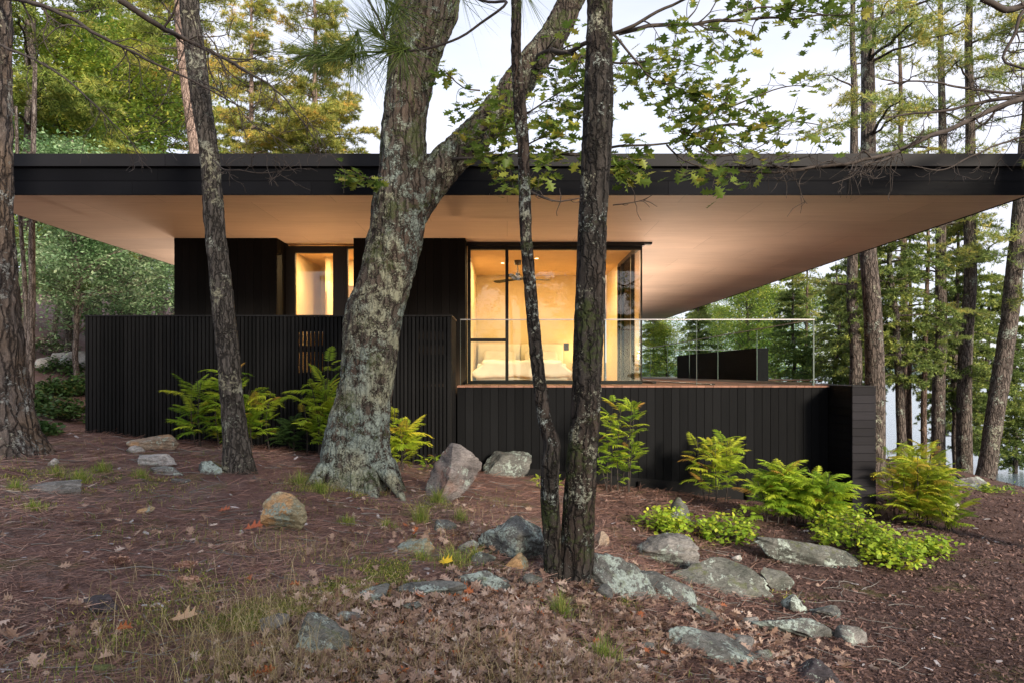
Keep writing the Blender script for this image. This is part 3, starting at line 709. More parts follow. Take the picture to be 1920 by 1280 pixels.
# ceiling fan
fx, fy = (971-VX)*14.7/F, 14.7
fan = empty('ceiling_fan', (fx, fy, CH), 'dark bronze ceiling fan hanging over the bed behind the mullion', 'ceiling fan')
b = MB(); b.tube([(0, 0, 0), (0, 0, -0.09)], (0.075, 0.07), 20); b.add([(0.07*math.cos(a), 0.07*math.sin(a), -0.09) for a in np.linspace(0, 2*math.pi, 20, endpoint=False)], [tuple(range(20))], .5); b.build('canopy', M['fan'], fan, True)
b = MB(); b.tube([(0, 0, -0.09), (0, 0, -0.32)], 0.013, 8); b.build('rod', M['fan'], fan, True)
b = MB(); b.tube([(0, 0, -0.27), (0, 0, -0.31), (0, 0, -0.33), (0, 0, -0.36), (0, 0, -0.40), (0, 0, -0.42)], (0.05, 0.055, 0.03, 0.12, 0.12, 0.06), 22); b.build('motor', M['fan'], fan, True)
for k in range(3):
    a = 2.1*k+0.25; b = MB()
    pts = [(0.1, -0.05), (0.65, -0.075), (0.72, -0.04), (0.72, 0.04), (0.65, 0.06), (0.1, 0.04)]
    v = [(x*math.cos(a)-y*math.sin(a), x*math.sin(a)+y*math.cos(a), z+y*0.25) for z in (-0.40, -0.388) for x, y in pts]
    b.add(v, [tuple(range(5, -1, -1)), tuple(range(6, 12))]+[(i, (i+1) % 6, 6+(i+1) % 6, 6+i) for i in range(6)], .5); b.build('blade', M['fan'], fan)

# ------------------------------------------------------------------ slatted privacy fence
FY = 10.40; ZF = EZ+0.87
fl = (-3.6, FY, Z0-1.0)
fence = empty('privacy_fence', fl, 'tall black fence of narrow upright slats before the left half of the house', 'fence')
fx0, fx1 = (160-VX)*FY/F, (846-VX)*FY/F
b = MB(); n = 94; w = (fx1-fx0)/n
for i in range(n):
    b.box(fx0+i*w+0.0, fx0+i*w+0.041, FY-rng.random()*0.003, FY+0.04, EZ-1.9, ZF-0.022)
off(b, fl).build('slats', M['black_slat'], fence)
# backing boards, left open behind a few slats
def holes(px0, px1, rows):
    return [((px0-VX)*(FY+.05)/F, (px1-VX)*(FY+.05)/F, EZ-(yb-VY)*(FY+.05)/F, EZ-(ya-VY)*(FY+.05)/F) for ya, yb in rows]
HS = holes(561, 607, [(622, 648), (659, 698)]); H2 = holes(783, 832, [(622, 637), (647, 664), (719, 724)])
xs = sorted({fx0, fx1, HS[0][0], HS[0][1], H2[0][0], H2[0][1]}); bl = []
for a, c in zip(xs[:-1], xs[1:]):
    hh = [h for h in HS+H2 if abs(h[0]-a) < 1e-6]
    z = EZ-1.9
    for h in sorted(hh, key=lambda q: q[2]): bl.append((a, c, FY+.042, FY+.052, z, h[2])); z = h[3]
    bl.append((a, c, FY+.042, FY+.052, z, ZF-0.022))
part('backing_board', bl, M['black_back'], fence, fl)
rb = wall_boards(fx1-0.042, fx1, FY+0.055, 11.37, EZ-1.9, ZF-0.022, 0.10, 0.012, 'y')
off(rb, fl).build('return_slats', M['black_slat'], fence)
part('cap_rail', [(fx0-0.01, fx1+0.012, FY-0.015, FY+0.07, ZF-0.02, ZF), (fx1-0.07, fx1+0.012, FY+0.072, 11.385, ZF-0.02, ZF)], M['black_metal'], fence, fl)
part('post', [(x, x+0.06, FY+0.055, FY+0.115, EZ-1.9, ZF-0.025) for x in (fx0+0.05,)], M['black_back'], fence, fl)
rp = wall_boards(fx0+0.0, fx0+0.04, FY+0.125, 12.3, EZ-1.9, ZF-0.022, 0.10, 0.012, 'y'); off(rp, fl).build('return_slats', M['black_slat'], fence)

# ------------------------------------------------------------------ deck with parapet
DX0, DX1, DY0 = (857-VX)*11.4/F, 5.37, 11.4
ZD = EZ-0.215
dl = (2.2, DY0, ZD)
deck = empty('deck', dl, 'raised timber deck with black boarded front wall, wrapping the lake side of the house', 'deck')
b = MB()
xx = DX0
while xx < DX1-0.01:
    x2 = min(xx+0.138, DX1)
    y1 = 12.79 if xx < 2.5 else 26.6
    b.box(xx+0.003, x2-0.003, DY0-0.022, y1, ZD-0.03, ZD); xx = x2
for xx in np.arange(DX1, 9.4, 0.138): b.box(xx+0.003, xx+0.135, 20.6 if xx > 6.0 else DY0+.7, 26.6, ZD-0.03, ZD)
off(b, dl).build('deck_floor', M['deck'], deck)
b = wall_boards(DX0+0.002, 5.36, DY0, DY0+0.03, EZ-2.8, ZD-0.034, 0.138, 0.007); off(b, dl).build('front_boards', M['black_board'], deck)
part('backing_board', [(DX0, 5.36, DY0+0.033, DY0+0.06, EZ-2.8, ZD-0.033), (DX0, DX0+0.03, DY0+0.062, 12.3, EZ-2.8, ZD-0.033)], M['black_back'], deck, dl)
# sloping flashing board where the wall meets the bank
b = MB()
za, zb = EZ-(872-VY)*11.38/F, EZ-(930-VY)*11.38/F
v = [(x, y, z+dz) for x, z in ((DX0+0.3, za), (5.3, zb)) for y in (DY0-0.02, DY0-0.006) for dz in (-0.35, 0.03)]
b.add(v, [(0, 1, 3, 2), (4, 6, 7, 5), (0, 4, 5, 1), (2, 3, 7, 6), (0, 2, 6, 4), (1, 5, 7, 3)]); off(b, dl).build('base_board', M['black_slat'], deck)
for (x, z0) in ((2.2, EZ-1.9), (4.0, EZ-2.02)):
    b = MB(); b.tube([(x, DY0-0.06, z0-0.4), (x, DY0-0.06, z0+0.1)], 0.035, 8); off(b, dl).build('footing', M['black_metal'], deck)
# end pier with level boards, standing forward of the wall
PY0 = 10.62; px0_, px1_ = 5.372, 5.735
b = wall_boards(px0_, px1_, PY0, PY0+0.03, EZ-2.8, ZD-0.004, 0.132, 0.006, 'z'); off(b, dl).build('end_pier', M['fin_board'], deck)
b = MB()
for zz in np.arange(EZ-2.8, ZD-0.01, 0.132):
    b.box(px0_, px0_+0.02, PY0+0.033, DY0-0.003, zz+0.003, min(zz+0.129, ZD-0.004)); b.box(px1_-0.02, px1_, PY0+0.033, 26.6, zz+0.003, min(zz+0.129, ZD-0.034))
b.box(px0_+0.022, px1_-0.022, PY0+0.033, PY0+1.6, EZ-2.8, ZD-0.006)
off(b, dl).build('end_pier', M['black_board'], deck)
part('pier_cap', [(px0_-0.004, px1_+0.006, PY0-0.008, DY0+.7, ZD-0.002, ZD+0.012)], M['fascia_top'], deck, dl)
# far planter wall
b = wall_boards(5.85, 5.88, 16.0, 23.5, ZD+0.002, EZ+0.575, 0.14, 0.006, 'y'); b.box(5.882, 6.12, 16.0, 23.5, ZD-1.8, EZ+0.57)
pw = off(b, (6.1, 18, ZD)).build('planter_wall', M['planter']); pw.location = (6.1, 18, ZD)
tag(pw, 'low dark boarded planter wall at the far right of the deck', 'planter wall')

# ------------------------------------------------------------------ glass railing
ZR = EZ+0.875
rl = (2.2, DY0, ZD)
rail = empty('glass_railing', rl, 'frameless glass railing with slim steel handrail along the deck edge', 'railing')
gx0 = (864-VX)*DY0/F; gx1 = 5.13
for a, c in ((gx0, 1.13), (1.142, 3.165), (3.177, gx1-0.016)):
    part('glass_panel', [(a, c, DY0+0.02, DY0+0.032, ZD+0.002, ZR-0.004)], M['glass_rail'], rail, rl)
ys = [DY0+0.034, 14.0, 16.6, 19.2, 21.8, 24.4, 26.6]
for a, c in zip(ys[:-1], ys[1:]): part('glass_panel', [(gx1-0.012, gx1, a+0.006, c-0.006, ZD+0.002, ZR-0.004)], M['glass_rail'], rail, rl)
part('glass_panel', [(6.6, 9.06, 26.56, 26.572, ZD+0.002, ZR-0.004)], M['glass_rail'], rail, rl)
part('handrail', [(gx0-0.01, gx1+0.012, DY0+0.008, DY0+0.044, ZR-0.002, ZR+0.014), (gx1-0.024, gx1+0.012, DY0+0.046, 26.6, ZR-0.002, ZR+0.014), (6.5, 9.08, 26.54, 26.59, ZR-0.002, ZR+0.014)], M['steel'], rail, rl)
part('base_channel', [(gx1-0.02, gx1+0.012, DY0+0.05, 26.6, ZD+0.001, ZD+0.05), (5.3, 9.08, 26.54, 26.59, ZD+0.001, ZD+0.06)], M['steel'], rail, rl)
for xj in (gx0-0.006, 1.136, 3.171): part('glass_edge', [(xj-0.003, xj+0.003, DY0+0.019, DY0+0.033, ZD+0.002, ZR-0.004)], M['glass_edge'], rail, rl)
for yj in ys[1:-1]: part('glass_edge', [(gx1-0.013, gx1+0.001, yj-0.003, yj+0.003, ZD+0.002, ZR-0.004)], M['glass_edge'], rail, rl)
part('edge_post', [(gx1-0.014, gx1+0.006, DY0+0.012, DY0+0.03, ZD, ZR-0.004)], M['glass_edge'], rail, rl)
#__PART3__
# ------------------------------------------------------------------ trees: trunks
def trunk_mesh(mb, rows, sides=48, step=0.035, amp=0.02, freq=16, base_flare=0.0, lobes=5, seed=0, ztop=None, knots=()):
    """rows: x, y, z, radius. Adds a bark-displaced trunk to mb"""
    r = catmull(rows, step); pts, rad = r[:, :3], r[:, 3]
    n = len(pts); t = np.gradient(pts, axis=0); t /= np.linalg.norm(t, axis=1)[:, None]
    u = np.cross(t[0], [0, 1.0, 0]); u /= np.linalg.norm(u)
    th = np.arange(sides)*2*math.pi/sides; V = np.zeros((n, sides, 3)); N = np.zeros((n, sides, 3))
    for i in range(n):
        u = u-t[i]*np.dot(u, t[i]); u /= np.linalg.norm(u); w = np.cross(t[i], u)
        N[i] = np.cos(th)[:, None]*u+np.sin(th)[:, None]*w
        rr = rad[i]
        if base_flare:
            h = np.linalg.norm(pts[i]-pts[0]); fl = base_flare*math.exp(-h/0.28)
            rr = rad[i]*(1+fl*(0.35+0.65*np.cos(lobes*th+seed)+0.3*np.cos(3*th+seed*2)))
            V[i] = pts[i]+N[i]*np.asarray(rr)[:, None]
        else: V[i] = pts[i]+N[i]*rr
    q = V*np.array([1, 1, 0.22])*freq+seed*3.1
    nz = 1-2*np.abs(fbm(q, 3)); q2 = V*np.array([1, 1, 0.5])*2.3+seed; q3 = V*np.array([1, 1, 0.35])*freq*2.6+seed
    big = fbm(q2, 2)
    rs = rad[:, None]
    d = amp*(nz*0.9-0.5)+amp*0.45*fbm(q3, 2)+rs*0.13*big
    for kx, kr, ka in knots:   # (point, radius, height)
        dd = np.linalg.norm(V-np.asarray(kx), axis=-1); d = d+ka*(np.exp(-(dd/kr)**2)-1.1*np.exp(-(dd/(kr*0.5))**2))
    V = V+N*d[..., None]
    a = np.arange(sides); b = (a+1) % sides
    fs = np.concatenate([np.stack([i*sides+a, i*sides+b, (i+1)*sides+b, (i+1)*sides+a], 1) for i in range(n-1)])
    mb.add(V.reshape(-1, 3), fs, 0.5)

def px_rows(rows, D, extra=None):
    """rows of photograph px, py, full width (and own depth) to 3D rows"""
    out = []
    for r in rows:
        d = r[3] if len(r) > 3 else D
        p = P(r[0], r[1], d); out.append((*p, r[2]*0.5*d/F))
    return out

def twig_tree(mb, pts, r0, r1, nsub, sublen, seed, depth=2, droop=0.0, side=None, sides=5):
    """a limb along pts with forking twigs"""
    R = np.random.default_rng(seed); c = catmull([(*p, 0) for p in pts], 0.07)[:, :3]
    c = c+0.012*np.stack([fbm(c*5+seed, 2), fbm(c*5+seed+7, 2), fbm(c*5+seed+15, 2)], 1)*min(1.5, r0*60)
    n = len(c); mb.tube(c, np.linspace(r0, r1, n), sides)
    tips = [c[-1]]
    if depth > 0:
        for k in range(nsub):
            i = int(R.uniform(0.15, 0.98)*(n-1)); t = c[min(i+1, n-1)]-c[max(i-1, 0)]; t = t/(np.linalg.norm(t)+1e-9)
            d = t*0.8+R.normal(size=3)*np.array([0.75, 0.5, 0.75]); d[2] -= droop; d /= np.linalg.norm(d)
            L = sublen*R.uniform(0.45, 1.2)
            p = [c[i]]; 
            for s in range(4):
                d = d+R.normal(size=3)*0.28; d[2] -= droop*0.15; d /= np.linalg.norm(d); p.append(p[-1]+d*L/4)
            ri = (r0+(r1-r0)*i/n)*0.5
            tips += twig_tree(mb, p, max(ri, 0.0032), 0.0018, max(2, nsub//3), L*0.5, int(R.integers(1e6)), depth-1, droop, sides=4)
    return tips

LK = 1.15
# --- lobed oak leaf in two folded halves
def add_limb(root, pts, *a, m='twig'):
    a = (a[0]*LK, a[1]*LK, *a[2:])
    q = MB(); twig_tree(q, [P(*p) for p in pts], *a); off(q, tuple(root.location)).build('limb', M[m], root, True)
def lobed_leaf(fold=0.25, curl=0.0):
    h = [(0, 0.0), (0.10, 0.05), (0.20, 0.10), (0.24, 0.30), (0.36, 0.14), (0.44, 0.20), (0.55, 0.44), (0.62, 0.18), (0.70, 0.20), (0.80, 0.36), (0.84, 0.13), (1.0, 0.0)]
    v = []; 
    for s in (1, -1):
        for x, y in h: v.append((x, s*y, fold*y+curl*(x*x)+curl*0.8*y*y))
    k = len(h)
    return np.array(v), [tuple(range(k)), tuple(range(2*k-1, k-1, -1))]
OAK_V, OAK_F = lobed_leaf(0.22, 0.05)
rhomb_v = np.array([(0, 0, 0), (0.45, 0.27, 0.06), (1, 0, 0), (0.45, -0.27, 0.06)]); rhomb_f = [(0, 1, 2, 3)]

def leaf_spray(mb, tips, n_per, size, spread, seed):
    R = np.random.default_rng(seed); tips = np.array(tips)
    m = len(tips)*n_per
    base = np.repeat(tips, n_per, 0)+R.normal(size=(m, 3))*spread
    d = R.normal(size=(m, 3)); d[:, 2] = d[:, 2]*0.35-0.25
    mb.place(OAK_V, OAK_F, base, frames(d, flat=True), R.uniform(0.7, 1.2, m)*size, R.random(m))

# ---- the forked oak in front of the house
b1 = hit(672, 893)
DT = 7.9
rows = [(670, 935, 168), (670, 890, 150), (666, 850, 134), (671, 800, 122), (682, 740, 110), (690, 690, 106), (700, 600, 108), (721, 535, 102), (735, 470, 104), (744, 420, 106), (748, 380, 104), (754, 330, 92), (756, 285, 88), (757, 235, 86), (767, 168, 90), (779, 100, 106), (792, 40, 120), (806, -20, 118), (826, -200, 90), (850, -400, 70), (840, -650, 46)]
rows = [(r[0], r[1], r[2]*0.93, DT) for r in rows]
loc = (*P(672, 893, DT)[:2], P(672, 893, DT)[2])
oak = empty('oak_tree', loc, 'big forked oak with grey green lichened bark standing before the middle of the house', 'tree')
mb = MB()
kn = [(P(684, 818, DT-0.42), 0.10, 0.07), (P(735, 855, DT-0.42), 0.06, 0.05)]
trunk_mesh(mb, px_rows(rows, DT), 96, 0.03, 0.030, 14, 0.30, 6, 1.3, knots=kn)
fork = [(746, 440, 70, DT), (768, 392, 78, DT+.02), (798, 350, 72, DT+.05), (841, 303, 66, DT+.1), (897, 249, 63, DT+.1), (930, 212, 60, DT+.1), (959, 175, 58, DT+.1), (1003, 111, 54, DT+.1), (1040, 64, 50, DT+.1), (1072, 0, 46, DT+.1), (1105, -60, 42, DT+.1), (1170, -200, 34, DT+.2), (1210, -420, 24, DT+.3)]
trunk_mesh(mb, px_rows(fork, DT), 64, 0.03, 0.026, 14, seed=2.2)
# surface roots
for rt in ([(722, 880, 34), (740, 908, 22), (755, 934, 13), (774, 958, 4)], [(610, 880, 36), (588, 905, 24), (570, 925, 8)], [(690, 890, 40, DT-.3), (700, 925, 26, DT-.5), (705, 950, 8, DT-.7)]):
    rr = [(q[0], q[1], q[2], DT-0.28-0.12*i if len(q) < 4 else q[3]) for i, q in enumerate(rt)]
    trunk_mesh(mb, px_rows(rr, DT), 20, 0.04, 0.012, 14, seed=3)
off(mb, loc).build('trunk', M['bark_big'], oak, True)
# limbs and leafy sprays of the oak
tw = MB(); lf = MB()
def limb(pts, r0, r1, nsub, sl, seed, leaves=0, size=0.132, spread=0.05, dr=0.1, depth=2):
    tw = MB(); tips = twig_tree(tw, [P(*p) for p in pts], r0, r1, nsub, sl, seed, depth, dr)
    off(tw, loc).build('limb', M['twig'], oak, True)
    if leaves: leaf_spray(lf, tips, max(2, leaves-1) if leaves == 4 else leaves, size, spread, seed+1)
limb([(1000, 110, 8.0), (1030, 95, 7.6), (1065, 98, 7.2), (1100, 80, 6.9), (1160, 60, 6.6), (1220, 32, 6.5), (1290, -6, 6.4)], 0.035, 0.012, 9, 0.55, 11, 3)
limb([(1160, 62, 6.6), (1215, 50, 6.6), (1280, 48, 6.6), (1350, 40, 6.6), (1420, 36, 6.6), (1490, 34, 6.6), (1560, 28, 6.6)], 0.022, 0.008, 10, 0.5, 12, 3)
limb([(1060, 98, 7.2), (1110, 112, 7.0), (1180, 120, 6.8), (1260, 110, 6.7), (1330, 130, 6.6)], 0.016, 0.005, 12, 0.42, 13, 4)
limb([(1010, 130, 7.9), (1040, 130, 7.6), (1075, 150, 7.4), (1095, 175, 7.2)], 0.014, 0.005, 8, 0.38, 14, 4)
limb([(900, 250, 7.9), (930, 230, 7.6), (985, 215, 7.4), (1040, 180, 7.2), (1085, 160, 7.1)], 0.018, 0.005, 14, 0.42, 15, 4)
limb([(850, 300, 7.8), (910, 296, 7.4), (960, 285, 7.1), (1010, 262, 7.0), (1060, 255, 6.9)], 0.02, 0.005, 13, 0.38, 16, 4)
limb([(900, 300, 7.5), (935, 320, 7.2), (965, 340, 7.0), (1000, 335, 6.9), (1030, 345, 6.8)], 0.012, 0.004, 8, 0.26, 17, 4)
limb([(900, 170, 7.9), (870, 165, 7.7), (845, 145, 7.6), (832, 132, 7.5)], 0.01, 0.004, 4, 0.22, 18, 4)
limb([(1145, 60, 6.6), (1190, 110, 6.5), (1225, 150, 6.5), (1290, 170, 6.5), (1335, 190, 6.4)], 0.014, 0.004, 13, 0.42, 19, 4)
limb([(700, 330, 7.5), (685, 335, 7.4), (672, 325, 7.3), (660, 322, 7.3)], 0.006, 0.003, 3, 0.14, 20, 5)
limb([(1020, 280, 7.2), (1060, 290, 7.0), (1110, 288, 6.9), (1150, 275, 6.8), (1220, 272, 6.7), (1290, 262, 6.7), (1340, 262, 6.7)], 0.02, 0.006, 9, 0.35, 21, 3)
limb([(1150, 300, 6.8), (1165, 305, 6.7), (1180, 318, 6.6), (1192, 328, 6.6)], 0.006, 0.003, 5, 0.17, 22, 6)
limb([(1290, 262, 6.7), (1330, 240, 6.7), (1380, 235, 6.7), (1430, 240, 6.7), (1480, 228, 6.7), (1540, 236, 6.6)], 0.016, 0.004, 11, 0.45, 23, 2)
limb([(1280, 262, 6.7), (1330, 215, 6.7), (1370, 200, 6.6), (1420, 180, 6.6), (1490, 160, 6.6), (1530, 165, 6.6)], 0.013, 0.004, 9, 0.42, 24, 2)
limb([(1250, 272, 6.7), (1280, 300, 6.6), (1330, 318, 6.5), (1370, 335, 6.5)], 0.010, 0.004, 7, 0.3, 25, 3)
limb([(1350, 40, 6.6), (1420, 15, 6.5), (1500, 20, 6.5), (1570, 30, 6.5), (1620, 20, 6.5)], 0.010, 0.004, 8, 0.3, 26, 3)
limb([(1300, 264, 6.7), (1340, 292, 6.6), (1400, 285, 6.6), (1450, 262, 6.6)], 0.010, 0.004, 7, 0.34, 27, 2)
off(lf, loc).build('crown', M['leaf_oak'], oak)

# ---- twin-stemmed tree (two stems from one foot)
D5 = 5.05
loc = tuple(P(1062, 1085, D5))
twin = empty('twin_tree', loc, 'twin stemmed dark tree with spotted bark, rising from one foot among the ledges', 'tree')
mb = MB()
trunk_mesh(mb, px_rows([(1074, 1130, 84), (1076, 1085, 72), (1082, 1020, 62), (1086, 940, 56), (1092, 850, 54), (1099, 760, 54), (1103, 650, 54), (1107, 540, 54), (1111, 430, 53), (1116, 320, 52), (1121, 210, 53), (1124, 100, 51), (1125, 0, 49), (1122, -160, 44), (1135, -420, 36), (1120, -700, 26)], D5), 56, 0.02, 0.010, 26, 0.28, 4, 5.1)
off(mb, loc).build('trunk', M['bark_twin'], twin, True)
mb = MB()
trunk_mesh(mb, px_rows([(1040, 1110, 44, 5.0), (1037, 1060, 34, 5.0), (1035, 1000, 33, 5.0), (1031, 930, 34, 4.95), (1032, 870, 35, 4.9), (1034, 830, 32, 4.9), (1022, 790, 28, 4.9), (1012, 720, 26, 4.88), (1003, 640, 25, 4.85), (996, 560, 24, 4.83), (988, 470, 24, 4.8), (984, 380, 23, 4.8), (982, 290, 22, 4.8), (974, 190, 24, 4.8), (968, 100, 20, 4.8), (968, 0, 19, 4.8), (966, -150, 17, 4.8), (975, -400, 13, 4.8)], 4.9), 36, 0.02, 0.007, 30, 0.0, 3, 7.7,
           knots=[(P(1040, 832, 4.82), 0.05, 0.03), (P(966, 55, 4.7), 0.03, 0.02)])
off(mb, loc).build('trunk', M['bark_twin'], twin, True)
tw = MB()
add_limb(twin, [(995, 360, 4.85), (1020, 372, 4.8), (1050, 378, 4.8), (1090, 372, 4.9)], 0.008, 0.003, 5, 0.12, 31, 1, 0.1)
add_limb(twin, [(995, 362, 4.85), (1010, 366, 4.7), (1030, 372, 4.7)], 0.005, 0.002, 4, 0.15, 32, 1, 0.1)
add_limb(twin, [(1150, 385, 5), (1175, 382, 4.9), (1205, 376, 4.85), (1225, 366, 4.8)], 0.004, 0.0015, 6, 0.14, 33, 1, 0.1)

# ---- slim leaning trunk, left of the oak
D3 = 7.8
loc = tuple(P(447, 870, D3))
slim = empty('slim_tree', loc, 'slim grey brown tree leaning left, rising past the slatted fence', 'tree')
mb = MB()
trunk_mesh(mb, px_rows([(450, 905, 66), (447, 868, 52), (441, 810, 44), (434, 740, 41), (428, 660, 40), (419, 580, 40), (411, 500, 38), (403, 420, 37), (397, 340, 35), (388, 260, 35), (376, 180, 34), (366, 100, 33), (357, 30, 33), (352, -60, 32), (335, -220, 28), (330, -450, 20)], D3), 44, 0.03, 0.014, 20, 0.22, 5, 9.2)
off(mb, loc).build('trunk', M['bark_slim'], slim, True)
tw = MB()
add_limb(slim, [(222, 0, 6.5), (290, 45, 6.8), (345, 72, 7.3), (400, 100, 7.2), (450, 125, 7.0), (510, 165, 6.9), (555, 210, 6.8), (590, 262, 6.8)], 0.028, 0.004, 22, 0.75, 41, 2, 0.12)
add_limb(slim, [(398, 300, 7.7), (420, 318, 7.5), (450, 320, 7.3), (490, 325, 7.2), (530, 320, 7.2), (552, 300, 7.2)], 0.008, 0.002, 12, 0.35, 42, 2, 0.05)
add_limb(slim, [(372, 150, 7.6), (430, 185, 7.3), (470, 230, 7.2), (520, 260, 7.1), (560, 290, 7.1)], 0.008, 0.002, 12, 0.45, 43, 2, 0.05)
add_limb(slim, [(362, 60, 7.6), (330, 130, 7.3), (300, 200, 7.2), (250, 260, 7.1)], 0.007, 0.002, 9, 0.5, 44, 2, 0.15)

# ---- big pine at the left edge
D1 = 7.6
loc = tuple(P(5, 850, D1))
lp = empty('pine_tree', loc, 'massive pine with deeply plated bark at the left edge, spreading at its foot', 'tree')
mb = MB()
trunk_mesh(mb, px_rows([(6, 905, 220), (0, 860, 170), (-4, 815, 138), (-8, 760, 118), (-13, 690, 104), (-17, 610, 93), (-20, 520, 84), (-23, 420, 80), (-24, 300, 74), (-22, 180, 72), (-22, 60, 70), (-24, -80, 66), (-30, -300, 58), (-30, -600, 44)], D1), 90, 0.03, 0.034, 11, 0.25, 6, 4.4)
off(mb, loc).build('trunk', M['bark_pine'], lp, True)
tw = MB()
add_limb(lp, [(0, -8, 7.4), (50, 2, 7.0), (110, 22, 6.8), (180, 62, 6.6), (250, 98, 6.5), (310, 128, 6.4), (370, 155, 6.4), (420, 185, 6.4), (472, 212, 6.4)], 0.026, 0.004, 16, 0.6, 51, 2, 0.25)
add_limb(lp, [(0, 85, 7.3), (60, 110, 6.9), (120, 145, 6.7), (180, 200, 6.6), (240, 258, 6.5), (275, 302, 6.5)], 0.014, 0.003, 12, 0.5, 52, 2, 0.2)

# ---- tree beyond the right edge: only its dead boughs and the corner boughs reach in
DR = 8.3
loc = tuple(P(2120, 1190, DR))
rp = empty('dead_bough_tree', loc, 'tree beyond the right edge, its bare twiggy boughs reaching across the roof edge', 'tree')
mb = MB(); trunk_mesh(mb, px_rows([(2130, 1260, 110), (2120, 1100, 84), (2112, 800, 72), (2106, 400, 66), (2100, 0, 60), (2090, -400, 50)], DR), 40, 0.06, 0.02, 14, 0.2, 5, 6)
off(mb, loc).build('trunk', M['bark_far'], rp, True)
tw = MB()
def bough(pts, r0, r1, ns, sl, seed, dr=0.12, depth=2): add_limb(rp, pts, r0, r1, ns, sl, seed, depth, dr)
LK = 1.6
bough([(2106, 140, 8.3), (2000, 165, 8.0), (1920, 185, 7.8), (1860, 205, 7.6), (1800, 235, 7.5), (1740, 258, 7.4), (1700, 275, 7.4), (1665, 290, 7.3), (1600, 305, 7.2), (1540, 312, 7.2), (1470, 322, 7.1), (1400, 322, 7.1), (1350, 312, 7.1)], 0.030, 0.006, 26, 0.55, 61)
bough([(2106, 120, 8.3), (1990, 150, 8.2), (1920, 180, 8.1), (1830, 195, 8.0), (1760, 210, 8.0), (1700, 214, 8.0), (1655, 222, 8.0)], 0.024, 0.006, 16, 0.6, 62)
bough([(2110, 230, 8.3), (1990, 240, 8.0), (1900, 262, 7.9), (1830, 290, 7.8), (1770, 318, 7.7), (1710, 312, 7.7)], 0.014, 0.003, 16, 0.5, 63)
bough([(2110, 180, 8.3), (1980, 168, 8.0), (1900, 176, 7.9), (1830, 168, 7.9), (1780, 160, 7.9), (1720, 152, 7.9), (1665, 158, 7.9)], 0.018, 0.005, 12, 0.5, 64)
bough([(1700, 275, 7.4), (1660, 300, 7.2), (1620, 310, 7.0), (1600, 330, 7.0), (1560, 345, 6.9)], 0.008, 0.002, 12, 0.4, 65)
bough([(1540, 312, 7.2), (1480, 318, 7.1), (1430, 300, 7.0), (1380, 270, 6.9), (1330, 252, 6.9)], 0.010, 0.002, 12, 0.4, 66, 0.0)
bough([(2100, -20, 6.5), (1960, 0, 5.2), (1900, 20, 5.0), (1870, 8, 4.9), (1840, 0, 4.9)], 0.026, 0.014, 6, 0.3, 67)
bough([(1960, 90, 5.2), (1920, 20, 5.0), (1905, 60, 5.0), (1880, 108, 5.0), (1900, 122, 4.95), (1925, 130, 4.9)], 0.010, 0.005, 8, 0.25, 68)

# ------------------------------------------------------------------ trees: crowned kinds behind
def needle_tufts(mb, pos, dirs, L, w, k, R, spread=0.8, tone=None):
    n = len(pos); m = n*k
    d = np.repeat(dirs, k, 0)+R.normal(size=(m, 3))*spread; d /= np.linalg.norm(d, axis=1)[:, None]
    tv = np.array([(0, w, 0), (1.0, 0, 0), (0, -w, 0)])
    t = (R.random(n) if tone is None else tone)
    mb.place(tv, [(0, 1, 2)], np.repeat(pos, k, 0)+d*L*0.05, frames(d), R.uniform(0.7, 1.15, m)*L, np.clip(np.repeat(t, k)+R.normal(size=m)*0.12, 0, 1))

